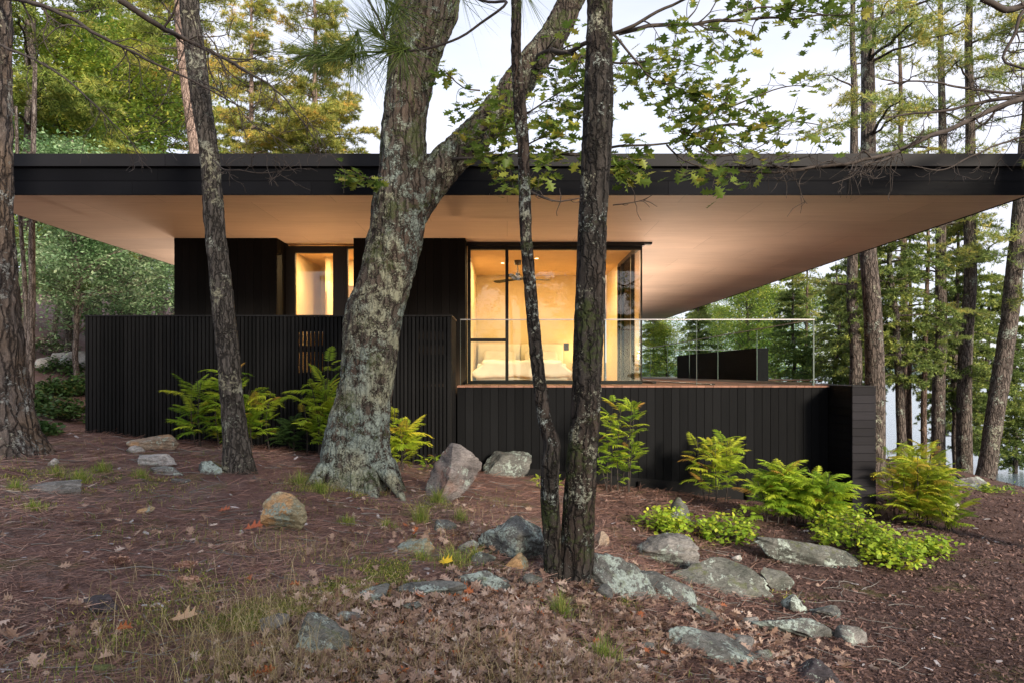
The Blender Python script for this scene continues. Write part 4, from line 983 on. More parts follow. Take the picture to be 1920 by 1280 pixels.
def conifer(h, c0, spread, seed, L=0.14, w=0.05, k=9, step=0.11, whorl=0.42, nb=(3, 5), up=0.25, droop=0.25, r0=0.17, rise=1.3, keep=1.0, lean=0.0, nside=2):
    """returns (trunk mesh builder, crown builder), base at the origin"""
    R = np.random.default_rng(seed)
    T = MB(); C = MB()
    zs = np.linspace(0, h, 14); wob = np.cumsum(R.normal(size=(14, 2))*0.035, 0)
    ax = np.stack([wob[:, 0]+lean*zs, wob[:, 1], zs-0.6*(zs == 0)], 1)
    rad = r0*(1-zs/h)**0.75+0.02
    rr = catmull(np.column_stack([ax, rad]), 0.3); T.tube(rr[:, :3], rr[:, 3], 14)
    def at(z): return np.array([np.interp(z, zs, ax[:, 0]), np.interp(z, zs, ax[:, 1]), z])
    pos = []; dirs = []
    z = c0
    while z < h-0.15:
        t = (z-c0)/(h-c0)
        for q in range(R.integers(nb[0], nb[1]+1)):
            if R.random() > keep: continue
            a = R.random()*2*math.pi; Lb = spread*((1-t)**0.8*0.85+0.12)*R.uniform(0.55, 1.15)
            if t < 0.2: Lb *= 0.6+2*t
            d = np.array([math.cos(a), math.sin(a), up*R.uniform(0.3, 1.6)]); p = [at(z)]; m = max(4, int(Lb/0.28))
            for s in range(m):
                dd = d.copy(); dd[2] += -droop*(s/m)*1.4+R.normal()*0.1; dd[:2] += R.normal(size=2)*0.16; dd /= np.linalg.norm(dd)
                p.append(p[-1]+dd*Lb/m)
            p = np.array(p); T.tube(p, np.linspace(0.012+0.012*Lb, 0.006, len(p)), 5)
            # side sprays, each with its own short side shoots
            for s in range(1, m+1):
                f = s/m
                if f < 0.25: continue
                for sd in (-1, 1, -1, 1)[:nside]:
                    if R.random() < 0.12: continue
                    Ls = Lb*0.42*(1.2-f)*R.uniform(0.5, 1.3)+0.15
                    bd = p[s]-p[s-1]; bd /= np.linalg.norm(bd); sdv = np.cross(bd, [0, 0, 1.0])*sd
                    e = bd*R.uniform(0.3, 0.9)+sdv*R.uniform(0.5, 1.0); e[2] += R.normal()*0.22; e /= np.linalg.norm(e)
                    mm = max(2, int(Ls/step)); tt = np.linspace(0.2, 1, mm)[:, None]; st = p[s]-(p[s]-p[s-1])*R.random()
                    pp = st+e*Ls*tt; pp[:, 2] -= droop*0.3*Ls*tt[:, 0]**2
                    pos.append(pp+R.normal(size=pp.shape)*0.02); dirs.append(np.repeat([e+[0, 0, 0.25]], mm, 0))
                    for g in (-1, 1):
                        e2 = e*0.6+np.cross(e, [0, 0, 1.0])*g*0.7; l2 = Ls*0.4*(1.1-tt)
                        q2 = pp+e2*l2*R.uniform(0.5, 1.0, (mm, 1))+R.normal(size=pp.shape)*0.03
                        pos.append(q2); dirs.append(np.repeat([e2+[0, 0, 0.25]], mm, 0))
                    if Ls > 0.3: T.tube([p[s], st+e*Ls*0.6], [0.007, 0.003], 3)
            pos.append(p[-2:]); dirs.append(np.repeat([p[-1]-p[-2]], 2, 0)*3)
        z += whorl*R.uniform(0.6, 1.3)
    pos = np.concatenate(pos); dirs = np.concatenate(dirs); dirs /= np.linalg.norm(dirs, axis=1)[:, None]
    tone = np.clip(0.5+0.55*fbm(pos*0.9+seed, 3)+R.normal(size=len(pos))*0.14, 0, 1)
    needle_tufts(C, pos, dirs, L, w, k, R, tone=tone)
    return T, C

def broadleaf(h, c0, spread, seed, size=0.09, n=60, nl=7, r0=0.1, tips=170, lean=0.0, flat=0.0):
    R = np.random.default_rng(seed); T = MB(); C = MB()
    zs = np.linspace(0, h*0.92, 12); wob = np.cumsum(R.normal(size=(12, 2))*0.06, 0)
    ax = np.stack([wob[:, 0]+lean*zs, wob[:, 1], zs-0.5*(zs == 0)], 1); rad = r0*(1-zs/h)**0.8+0.012
    rr = catmull(np.column_stack([ax, rad]), 0.25); T.tube(rr[:, :3], rr[:, 3], 12)
    P0 = []
    for q in range(tips):
        z = c0+(h-c0)*R.random()**0.85; t = (z-c0)/(h-c0)
        a = R.random()*2*math.pi; prof = math.sin(math.pi*min(1, 0.18+0.80*t))**0.7
        Lb = spread*prof*R.uniform(0.25, 1.05)
        st = np.array([np.interp(z*0.9, zs, ax[:, 0]), np.interp(z*0.9, zs, ax[:, 1]), z*0.9-0.2])
        e = st+np.array([math.cos(a)*Lb, math.sin(a)*Lb, Lb*R.uniform(0.15, 0.7)])
        m = (st+e)/2+R.normal(size=3)*0.12*Lb; m[2] += 0.08*Lb
        c = catmull([(*st, 0), (*m, 0), (*e, 0)], 0.3)[:, :3]
        if q % 2 == 0: T.tube(c, np.linspace(0.010+0.008*Lb, 0.004, len(c)), 4)
        P0.append(e); P0.append(c[len(c)//2]+R.normal(size=3)*0.1)
    P0 = np.array(P0)
    cen = np.repeat(P0, nl, 0)+R.normal(size=(len(P0)*nl, 3))*np.array([0.27, 0.27, 0.13])*(spread/2.2)**0.5
    m = len(cen)*max(1, n//nl)
    pos = np.repeat(cen, max(1, n//nl), 0)+R.normal(size=(m, 3))*np.array([0.10, 0.10, 0.07])
    d = R.normal(size=(m, 3)); d[:, 2] = d[:, 2]*0.45-0.2
    tone = np.clip(0.42+0.5*fbm(pos*1.1+seed, 3)+R.normal(size=m)*0.17, 0, 1)
    C.place(rhomb_v, rhomb_f, pos, frames(d, flat=True), R.uniform(0.6, 1.25, m)*size, tone)
    return T, C

PROTO = {}
def proto(key, TC, bark, leaf):
    T, C = TC
    print('PROTO', key, sum(len(x) for x in C.lt), sum(len(x) for x in T.lt))
    t = T.build('trunk', M[bark], None, True); c = C.build('crown', M[leaf], None)
    PROTO[key] = [t, c, False]
proto('pineA', conifer(22, 6.0, 4.0, 1, L=0.20, w=0.075, k=9, keep=0.72, whorl=0.5, nb=(4, 6), r0=0.2), 'bark_pink', 'pine_gold_suntint')
proto('pineB', conifer(17, 2.0, 3.8, 2, L=0.18, w=0.08, k=9, whorl=0.5, up=0.25, nb=(3, 5), keep=0.62), 'bark_far', 'pine_green')
proto('pineC', conifer(19, 6.5, 3.6, 3, L=0.15, w=0.07, k=7, whorl=1.0, keep=0.42, r0=0.20), 'bark_far', 'pine_olive')
proto('pineD', conifer(17, 5.0, 3.1, 8, L=0.15, w=0.07, k=7, whorl=1.0, keep=0.42, r0=0.13), 'bark_red', 'pine_olive')
proto('cedarA', conifer(9, 2.4, 2.2, 4, L=0.095, w=0.15, k=12, step=0.085, whorl=0.30, nb=(4, 6), up=0.1, droop=0.6, r0=0.11, keep=0.78), 'bark_far', 'cedar')
proto('cedarB', conifer(8.5, 2.2, 1.9, 5, L=0.095, w=0.15, k=12, step=0.085, whorl=0.30, nb=(4, 6), up=0.15, droop=0.5, r0=0.09, keep=0.78), 'bark_far', 'cedar')
proto('birchA', broadleaf(7.5, 1.4, 2.3, 6, 0.115, 56, 7, 0.07, 240), 'bark_birch', 'leaf_blue')
proto('mapleA', broadleaf(11, 3.2, 2.9, 7, 0.125, 50, 7, 0.12, 270), 'bark_far', 'leaf_yel')
proto('mapleB', broadleaf(9, 2.2, 2.4, 9, 0.12, 42, 6, 0.10, 180), 'bark_far', 'leaf_yel')

def tree(key, px, D, name, label, s=1.0, rz=None, group=None, cat='tree', sz=None, base=None, loc=None):
    t, c, used = PROTO[key]
    x = (px-VX)*D/F; z = float(gz(x, D, False)) if base is None else base
    if loc: x, D, z = loc
    r = empty(name, (x, D, z), label, cat, group, rng.random()*6.28 if rz is None else rz)
    r.scale = (s, s, sz or s)
    for o in (t, c):
        q = o if not used else o.copy()
        if used: COL.objects.link(q)
        q.parent = r
    PROTO[key][2] = True
    return r
BF = 'forest trees behind the left of the house'
RF = 'lakeside trees to the right of the house'
# left of the house, above the roof
tree('pineB', 52, 18, 'pine_tree', 'dark green pine with a thin straight trunk just right of the massive left edge pine', 1.0, 0.4)
tree('pineB', 165, 27, 'pine_tree', 'green pine filling the upper left corner behind the roof', 1.1, 2.0)
tree('pineA', 300, 27, 'pine_tree', 'golden tinged pine rising behind the roof left of the pale pink trunk', 0.95, 1.0)
tree('pineA', 592, 34, 'pine_tree', 'golden pine with slim pinkish trunk above the roof left of the big oak', 1.02, 2.6)
tree('pineA', 470, 38, 'pine_tree', 'golden green pine above the roof right of the slim leaning tree', 1.0, 4.4)
tree('mapleA', 130, 20.5, 'maple_tree', 'yellowing leafy tree among the green pines at upper left', 1.0, 0.3)
tree('mapleA', 235, 22.5, 'maple_tree', 'broad leafy tree above the left roof corner, leaves turning yellow', 1.12, 2.3)
tree('mapleA', 400, 36, 'maple_tree', 'leafy yellow green tree low above the roof behind the slim leaning tree', 0.95, 3.3)
tree('mapleB', 545, 42, 'maple_tree', 'small yellowing tree low above the roof beside the slim pinkish pine trunk', 1.05, 1.3)
tree('mapleB', 670, 46, 'maple_tree', 'pale yellow tree top just left of the big oak above the roof', 1.15, 5.3)
tree('mapleB', 330, 44, 'maple_tree', 'yellow green tree top behind the pale pink trunk', 1.3, 0.8)
# left of the house, below the soffit
tree('birchA', 150, 15.5, 'birch_tree', 'small birch with thin pale trunk beside the left end of the slatted fence', 0.80, 0.9)
tree('birchA', 290, 24, 'birch_tree', 'cool green leafy tree left of the black house wall, under the soffit', 1.0, 2.9)
tree('birchA', 215, 20, 'birch_tree', 'bluish green leafy tree above the left end of the slatted fence', 0.95, 4.5)
tree('birchA', 95, 21, 'birch_tree', 'cool green leafy tree right of the massive left edge pine', 1.1, 5.5)
tree('birchA', 20, 24, 'birch_tree', 'leafy green tree half hidden behind the massive left edge pine', 1.15, 1.5)
tree('birchA', 180, 28, 'birch_tree', 'leafy tree in deep shade behind the small birch', 1.2, 3.9)
# right, along the lake
tree('pineC', 1628, 15.2, 'pine_tree', 'tall straight red brown pine trunk rising behind the end pier of the deck', 1.0, 0.2, base=EZ-2.9)
tree('pineC', 1597, 18.5, 'pine_tree', 'slimmer grey pine just left of the tall straight pine by the end pier', 0.82, 1.2, base=EZ-3.0)
tree('pineC', 1762, 19.5, 'pine_tree', 'shore pine with slender grey trunk, first right of the dense cedars', 0.85, 2.2)
tree('pineC', 1818, 19.5, 'pine_tree', 'shore pine with thick upright trunk standing by the water', 0.95, 3.2)
tree('pineD', 1735, 19, 'pine_tree', 'thin dark pine among the cedars right of the end pier', 0.55, 4.2)
tree('pineD', 1712, 21, 'pine_tree', 'thin reddish pine behind the shrubs right of the end pier', 0.55, 5.6)
tree('pineD', 1700, 30, 'pine_tree', 'olive pine showing above the roof right of the tall straight pine', 1.25, 0.7, base=EZ-3.5)
tree('cedarA', 1690, 18.5, 'cedar_tree', 'dense dark cedar directly right of the tall pine by the end pier', 0.95, 0.5)
tree('cedarB', 1790, 20.5, 'cedar_tree', 'feathery cedar left of the thick upright shore trunk', 1.0, 2.2)
tree('cedarA', 1865, 24, 'cedar_tree', 'cedar between the thick upright shore trunk and the leaning pine', 0.95, 0.9)
tree('cedarB', 1800, 22.5, 'cedar_tree', 'small cedar between the two larger shore trunks', 0.9, 1.1)
tree('cedarB', 1905, 24, 'cedar_tree', 'small cedar at the right edge by the water', 0.85, 3.3)
tree('cedarA', 1560, 27, 'cedar_tree', 'cedar seen through the right end of the glass railing', 0.85, 3.5, base=EZ-3.3)
tree('cedarB', 1490, 29, 'cedar_tree', 'cedar seen through the middle of the side railing', 0.95, 4.1, base=EZ-3.2)
tree('cedarB', 1625, 25, 'cedar_tree', 'cedar half hidden behind the tall straight pine trunk', 0.95, 5.1, base=EZ-3.2)
tree('mapleB', 1405, 33, 'maple_tree', 'spreading yellow green tree right of the bedroom, under the soffit edge', 0.92, 2.0, base=EZ-2.8)
tree('mapleB', 1300, 38, 'maple_tree', 'yellow green tree next to the bedroom corner, beyond the deck', 0.85, 4.0, base=EZ-2.8)
tree('mapleB', 1510, 34, 'maple_tree', 'yellow green tree behind the cedars at the deck end', 0.9, 5.0, base=EZ-2.8)
tree('cedarB', 1225, 40, 'cedar_tree', 'dark cedar next to the bedroom window corner beyond the deck', 0.8, 0.1, base=EZ-2.8)
for k_, px_, D_t, s_, rz_, lab in (('mapleB', 1258, 30, 0.62, 0.4, 'small light green tree just right of the bedroom corner, seen through the railing'), ('mapleA', 1345, 44, 0.72, 1.4, 'yellow green tree behind the far planter wall'), ('mapleB', 1450, 38, 0.95, 2.4, 'yellow green tree between the deck end trees'),
        ('pineD', 1508, 31, 0.6, 3.0, 'slim pine seen over the side railing'), ('cedarA', 1430, 40, 1.0, 1.0, 'dark cedar behind the right part of the planter wall'), ('mapleA', 1230, 52, 0.75, 2.0, 'far leafy tree at the bedroom corner'), ('mapleA', 1590, 36, 0.8, 4.4, 'leafy tree left of the two tall pines by the pier'), ('cedarB', 1310, 34, 0.85, 0.0, 'low cedar behind the deck, under the soffit edge')):
    tree(k_, px_, D_t, k_[:-1]+'_tree', lab, s_, rz_, base=EZ-3.0)
tree('mapleB', 1390, 70, 'maple_tree', 'thin autumn tree top above the middle of the roof', 1.55, 1.9, base=EZ-3.4)
for key, x, y, s_, lab in (('mapleA', -2.5, -9, 1.1, 'leafy tree behind the viewer, mirrored in the middle of the bedroom window'), ('mapleA', 3.5, -7, 1.0, 'leafy tree behind the viewer, mirrored in the right of the bedroom window'),
                           ('pineB', 9, -13, 1.0, 'pine behind the viewer to the right, mirrored in the glazing'), ('pineB', -8, -15, 1.0, 'pine behind the viewer to the left, mirrored in the glazing'), ('pineA', 1, -17, 1.0, 'tall pine far behind the viewer, mirrored in the upper glazing')):
    tree(key, 0, 0, 'mirrored_tree', lab, s_, x, group='trees mirrored in the bedroom glass', loc=(x, y, float(gz(x, y, False))))
# leaning shore pine and the two thin stems at left are shaped on their own
def own_tree(name, label, rows, D, bark, seed, sides=24, **kw):
    pr = px_rows(rows, D); loc = pr[0][:3]
    r = empty(name, loc, label, 'tree'); mb = MB(); trunk_mesh(mb, pr, sides, 0.08, kw.get('amp', 0.012), 16, 0.15, 4, seed)
    off(mb, loc).build('trunk', M[bark], r, True); return r
lean = own_tree('leaning_pine', 'big shore pine leaning right over the water, nearest the right edge', [(1838, 935, 42), (1848, 890, 33), (1862, 800, 31), (1878, 700, 30), (1892, 600, 29), (1903, 500, 28), (1914, 400, 27), (1926, 260, 25), (1938, 100, 22), (1950, -120, 16)], 18.5, 'bark_far', 3.3)
pale = own_tree('pale_pine', 'pale pink leaning pine trunk above the roof, just left of the slim tree', [(410, 640, 34), (392, 480, 32), (372, 300, 29), (363, 240, 27), (352, 170, 23), (343, 100, 19), (336, 20, 17), (330, -80, 14)], 18.5, 'bark_pink', 6.1)
t1 = own_tree('grey_stem_tree', 'thin smooth grey double stem right beside the massive left edge pine', [(57, 745, 14), (58, 640, 12), (60, 540, 12), (60, 440, 11), (62, 300, 9), (66, 120, 7)], 11.0, 'bark_birch', 1.1, 14, amp=0.004)
mb = MB(); trunk_mesh(mb, px_rows([(54, 690, 9), (50, 600, 8), (46, 520, 8), (40, 440, 7), (34, 340, 6), (30, 200, 5)], 11.0), 12, 0.08, 0.003, 16, seed=2)
off(mb, tuple(t1.location)).build('trunk', M['bark_birch'], t1, True)
# crowns for the shaped pines: boughs with needles near the tops
def boughs(root, pts, seed, leaf, n=26, spread=1.6, L=0.16, w=0.055):
    R = np.random.default_rng(seed); T = MB(); C = MB(); pos = []; dirs = []
    c = catmull([(*p, 0) for p in pts], 0.2)[:, :3]
    for q in range(n):
        p0 = c[R.integers(len(c))]; a = R.random()*6.28; Lb = spread*R.uniform(0.4, 1.1)
        d = np.array([math.cos(a), math.sin(a), R.uniform(-0.1, 0.35)]); p = [p0]
        for s in range(5): dd = d+R.normal(size=3)*0.15; dd /= np.linalg.norm(dd); p.append(p[-1]+dd*Lb/5)
        T.tube(p, np.linspace(0.022, 0.006, 6), 5)
        for s in range(2, 6):
            for g in range(4):
                e = (p[s]-p[s-1]); e = e/np.linalg.norm(e)*0.6+R.normal(size=3)*np.array([0.7, 0.7, 0.25]); e /= np.linalg.norm(e)
                tt = np.linspace(0.2, 1, 4)[:, None]; pp = p[s]+e*0.42*tt; pos.append(pp); dirs.append(np.repeat([e+[0, 0, .25]], 4, 0))
    pos = np.concatenate(pos); dirs = np.concatenate(dirs)
    needle_tufts(C, pos, dirs, L, w, 9, R, tone=np.clip(0.5+0.6*fbm(pos*0.9, 2)+R.normal(size=len(pos))*0.12, 0, 1))
    off(T, tuple(root.location)).build('limb', M['bark_far'], root, True); off(C, tuple(root.location)).build('crown', M[leaf], root)
boughs(lean, [P(1893, 590, 18.5), P(1914, 400, 18.5), P(1938, 100, 18.5), P(1950, -100, 18.5)], 71, 'pine_olive', 44, 1.7)
boughs(lean, [P(1870, 720, 18.5), P(1893, 590, 18.5)], 75, 'cedar', 8, 1.0) if False else None
boughs(pale, [P(352, 170, 18.5), P(336, 20, 18.5), P(326, -120, 18.5)], 72, 'pine_gold_suntint', 36, 2.0)
boughs(rp, [P(2104, 300, DR), P(2100, 0, DR), P(2095, -250, DR)], 73, 'pine_olive', 20, 1.5, 0.10, 0.03)
# pine bough hanging close to the camera, top centre-left
hb = empty('hanging_pine_bough', P(700, -120, 2.9), 'long needled pine bough hanging close overhead in front of the oak', 'pine bough')
HL = tuple(hb.location); T = MB(); C = MB(); R = np.random.default_rng(5)
def bough_close(pts, r, ends):
    c = catmull([(*P(*p), 0) for p in pts], 0.03)[:, :3]; T.tube(c, np.linspace(r, r*0.5, len(c)), 6)
    for (px, py, D, dx, dy, n) in ends:
        p = P(px, py, D); d = np.array([dx, 0.0, -dy]); d = d/np.linalg.norm(d); m = n
        pos = p-d*R.uniform(0, 0.10, m)[:, None]; dd = d[None, :]+R.normal(size=(m, 3))*0.55
        C.place(np.array([(0, 0.0065, 0), (1, 0.002, -0.06), (0, -0.0065, 0)]), [(0, 1, 2)], pos, frames(dd), R.uniform(0.15, 0.30, m), R.random(m)*0.6)
bough_close([(700, -120, 2.9), (800, -60, 2.8), (900, 0, 2.7), (950, 5, 2.6), (900, 45, 2.6), (860, 72, 2.6), (800, 92, 2.6), (750, 97, 2.6), (725, 95, 2.6)], 0.008,
            [(722, 95, 2.6, -1, 0.1, 130), (700, 60, 2.6, -0.8, -0.6, 90), (760, 100, 2.6, 0.3, 1, 70), (730, 30, 2.6, 0.2, -1.0, 110), (745, 15, 2.6, 0.4, 0.3, 80)])
bough_close([(640, -80, 2.9), (690, 0, 2.7), (716, 50, 2.6), (722, 95, 2.6), (690, 98, 2.6), (640, 105, 2.6), (590, 104, 2.65), (560, 108, 2.7)], 0.006,
            [(640, 106, 2.6, -1, 0.0, 90), (625, 108, 2.6, -0.8, 0.8, 70), (660, 104, 2.6, -0.2, 1, 80), (600, 104, 2.65, -1, -0.1, 70), (590, 110, 2.65, -0.5, 1, 60), (560, 108, 2.7, -1, 0.3, 60), (680, 100, 2.6, 0.2, 1, 60), (870, 5, 2.7, 0.3, 1, 30), (990, -6, 2.7, 0.6, 1, 24)])
off(T, HL).build('twig', M['twig'], hb, True); off(C, HL).build('needles', M['pine_green'], hb)
#__PART4__
# ------------------------------------------------------------------ rocks
def ico(sub=4):
    bm = bmesh.new(); bmesh.ops.create_icosphere(bm, subdivisions=sub, radius=1)
    v = np.array([q.co[:] for q in bm.verts]); f = np.array([[q.index for q in k.verts] for k in bm.faces]); bm.free(); return v, f
ICO4 = ico(5); ICO3 = ico(3)
def rock(cx, by, w, h, label, mat='rock_grey', seed=0, tilt=0.0, depth=0.85, cuts=15, sharp=1.0, D=None, bury=0.36, name='rock', group=None):
    """cx, by: photograph pixel of the middle of the foot; w, h: size in pixels as seen"""
    R = np.random.default_rng(1000+seed)
    if D is None: x, y, z = hit(cx, by)
    else: x, y, z = (cx-VX)*D/F, D, EZ-(by-VY)*D/F
    if tilt > 0.15 and D is None: x, y, z = hit(cx, by-0.45*(h+w*math.sin(tilt)*0.75))
    W = w*y/F; Hh = h*y/F
    v, f = (ICO4 if w > 60 else ICO3); v = v.copy()
    for k in range(cuts):
        n = R.normal(size=3); n /= np.linalg.norm(n); d = R.uniform(0.42, 0.86); s = v@n
        ov = np.maximum(0, s-d); v -= n*ov[:, None]*(0.75+0.25*sharp)
    v += 0.12*fbm(v*1.8+seed, 3)[:, None]*v-0.07*np.abs(fbm(v*3.5+seed, 3))[:, None]*v+0.03*fbm(v*11+seed, 2)[:, None]*v
    st = fbm(np.stack([v[:, 0]*0.6, v[:, 1]*0.6, v[:, 2]*7+v[:, 0]*1.5], 1)+seed, 2); v += 0.06*np.sign(st)[:, None]*np.abs(st)[:, None]**0.5*v*np.array([1, 1, .4])
    c, s = math.cos(tilt), math.sin(tilt)
    v = v/np.abs(v).max(0)*np.array([W/2, W/2*depth, Hh/(2-2*bury)])
    v = np.stack([v[:, 0]*c+v[:, 2]*s, v[:, 1], -v[:, 0]*s+v[:, 2]*c], 1)
    zc = z+(0.5-bury)*Hh/(1-bury) if tilt <= 0.15 else z+0.10*Hh
    b = MB(); b.add(v+np.array([0, W/2*depth*0.6, zc-z]), f, 0.5)
    o = b.build(name, M[mat], None, True); o.location = (x, y, z)
    return tag(o, label, 'rock', group)
ROCKS = [
 (277, 842, 96, 36, 'smooth rounded grey brown boulder at the foot of the slatted fence', 'rock_brown', dict(depth=.7, cuts=4, bury=.3)),
 (276, 872, 88, 26, 'pale flat stone just before the rounded boulder by the slatted fence', 'rock_pale', dict(depth=.6, cuts=5)),
 (247, 846, 34, 14, 'small pale stone between the rounded boulder and the flat pale stone', 'rock_pale', {}),
 (386, 884, 62, 26, 'low lichened stone just left of the slim tree foot', 'rock_lichen', {}),
 (300, 886, 90, 12, 'thin flat slab lying between the pale stone and the slim tree', 'rock_grey', {}),
 (95, 876, 22, 14, 'small pale round stone in front of the massive left edge pine', 'rock_pale', {}),
 (100, 925, 110, 22, 'flat grey slab among grass tufts at the far left', 'rock_grey', dict(depth=.6)),
 (330, 904, 44, 9, 'narrow grey stone right of the flat slab, on the needle slope', 'rock_grey', {}),
 (521, 996, 94, 68, 'rounded greenish boulder with a crack standing alone on the needle slope', 'rock_tan', dict(depth=.8, bury=.25, cuts=5)),
 (776, 1032, 76, 34, 'orange brown flat topped rock between the oak and the twin tree', 'rock_tan', dict(cuts=5)),
 (851, 946, 110, 112, 'tall angular reddish split boulder by the end of the slatted fence', 'rock_red', dict(depth=.7, cuts=22, sharp=1, bury=.14, tilt=.12)),
 (942, 934, 98, 74, 'angular grey lichened boulder right of the tall split boulder', 'rock_lichen', dict(depth=.7, cuts=14, sharp=1, bury=.16, tilt=.25)),
 (832, 994, 48, 20, 'small pale lichened stone below the split boulder', 'rock_lichen', {}),
 (958, 1052, 140, 76, 'bulky lichen crusted rock just left of the twin tree', 'rock_lichen', dict(tilt=.12)),
 (970, 1068, 60, 28, 'small tan stone below the bulky lichen crusted rock', 'rock_tan', {}),
 (1004, 1052, 50, 44, 'dark rock wedged against the left stem of the twin tree', 'rock_moss', {}),
 (968, 986, 34, 22, 'small knobby brown stone above the bulky lichen crusted rock', 'rock_brown', {}),
 (1128, 1030, 34, 30, 'small brown stone touching the right side of the twin tree', 'rock_brown', {}),
 (1262, 1062, 130, 54, 'big smooth rounded boulder on the mulch right of the twin tree', 'rock_grey', dict(depth=.7, cuts=4, bury=.28)),
 (1352, 1156, 225, 62, 'broad flat layered slab, the largest on the mulch bank', 'rock_moss', dict(tilt=.26, depth=.6, cuts=9)),
 (1535, 1108, 262, 44, 'long narrow slab slanting down to the mulch path', 'rock_moss', dict(tilt=.30, depth=.3, cuts=8)),
 (1462, 1104, 74, 40, 'rounded mossy stone between the long narrow slab and the broad flat slab', 'rock_moss', {}),
 (1165, 1180, 185, 66, 'lichened ledge sloping right from the foot of the twin tree', 'rock_lichen', dict(tilt=.62, depth=.5, cuts=9)),
 (1250, 1192, 200, 54, 'steep pale lichened ledge right of the ledge at the twin tree foot', 'rock_lichen', dict(tilt=.72, depth=.45, cuts=8)),
 (1340, 1190, 96, 18, 'thin sliver of rock just under the broad flat slab', 'rock_moss', dict(tilt=.45)),
 (1492, 1150, 52, 26, 'low mossy brown stone right of the broad flat slab', 'rock_moss', {}),
 (1500, 1228, 178, 40, 'flat slab with pale lichen rosettes near the mulch path', 'rock_lichen', dict(tilt=.30, depth=.5, cuts=8)),
 (1605, 1204, 60, 32, 'small bluish stone beside the slab with lichen rosettes', 'rock_grey', {}),
 (1560, 1160, 62, 14, 'low bluish flat stone sunk in the mulch above the lichen rosette slab', 'rock_lichen', {}),
 (1325, 1285, 240, 58, 'long slanting slab with a big pale lichen patch at the lower right', 'rock_lichen', dict(tilt=.42, depth=.45, cuts=8)),
 (1541, 1282, 82, 40, 'dark smooth round stone at the bottom edge', 'rock_dark', dict(cuts=3)),
 (1383, 1056, 22, 12, 'tiny pale stone above the broad flat slab', 'rock_pale', {}),
 (1770, 964, 84, 40, 'pale boulder half hidden behind the shrubs right of the pier', 'rock_pale', {}),
 (1832, 916, 84, 20, 'low grey shore boulder at the feet of the leaning pine', 'rock_grey', {}),
 (1280, 975, 50, 42, 'mossy boulder hidden behind the round leaved shrub', 'rock_moss', {}),
 (596, 1232, 120, 92, 'dull green mossy rock half sunk at the bottom centre left', 'rock_moss', dict(bury=.45, cuts=4)),
 (500, 1178, 76, 30, 'bluish flat stone left of the half sunk mossy rock', 'rock_grey', {}),
 (190, 1262, 42, 22, 'small bright moss covered stone at the lower left', 'rock_green', {}),
 (692, 1128, 90, 28, 'low bedrock hump under the moss patches', 'rock_moss', {}),
 (790, 1118, 170, 40, 'wide lichened bedrock outcrop above the drift of dead leaves', 'rock_lichen', dict(depth=.5, bury=.4)),
 (900, 1104, 110, 34, 'lichened bedrock outcrop left of the twin tree foot', 'rock_lichen', dict(depth=.5, bury=.4)),
 (655, 1168, 60, 24, 'small bluish stone at the edge of the dead leaves', 'rock_grey', {}),
 (270, 960, 34, 12, 'small yellowish stone on the open needle ground', 'rock_tan', {}),
 (75, 690, 40, 26, 'pale boulder on the hillside just right of the massive pine', 'rock_pale', {}),
 (138, 700, 74, 42, 'large pale boulder behind the small birch', 'rock_pale', {}),
 (104, 672, 40, 14, 'small pale stone between the two hillside boulders', 'rock_pale', {}),
]
FILL = ['small lichened stone against the right foot of the twin tree', 'small mossy stone between the two lichened ledges', 'lichened stone at the lower end of the steep ledge', 'small grey stone just below the broad flat slab', 'mossy stone at the top of the steep pale ledge', 'small grey stone right behind the twin tree foot', 'lichened stone left of the tan stone by the twin tree', 'mossy stone on the left of the lichened bedrock outcrop', 'small grey stone beside the broad green tuft', 'mossy stone under the left stem of the twin tree', 'small mossy stone left of the dark round stone', 'grey stone above the long slanting slab', 'mossy stone in the leaves under the lichened ledges', 'mossy stone at the upper edge of the leaf drift']
for i, (cx, by, w, h, m_) in enumerate([(1130, 1120, 44, 26, 'rock_lichen'), (1215, 1125, 40, 22, 'rock_moss'), (1295, 1205, 56, 22, 'rock_lichen'), (1410, 1170, 40, 18, 'rock_grey'), (1240, 1100, 50, 22, 'rock_moss'), (1150, 1080, 36, 22, 'rock_grey'),
        (905, 1062, 50, 24, 'rock_lichen'), (930, 1100, 60, 26, 'rock_moss'), (880, 1035, 44, 20, 'rock_grey'), (1000, 1100, 44, 30, 'rock_moss'), (1430, 1235, 44, 18, 'rock_moss'), (1390, 1210, 60, 20, 'rock_grey'), (1210, 1215, 50, 22, 'rock_moss'), (760, 1150, 60, 22, 'rock_moss')]):
    rock(cx, by, w, h, FILL[i], m_, 90+i, group='small stones among the ledges')
for i, (cx, by, w, h, lab, m_, kw) in enumerate(ROCKS): rock(cx, by, w, h, lab, m_, i, **kw)

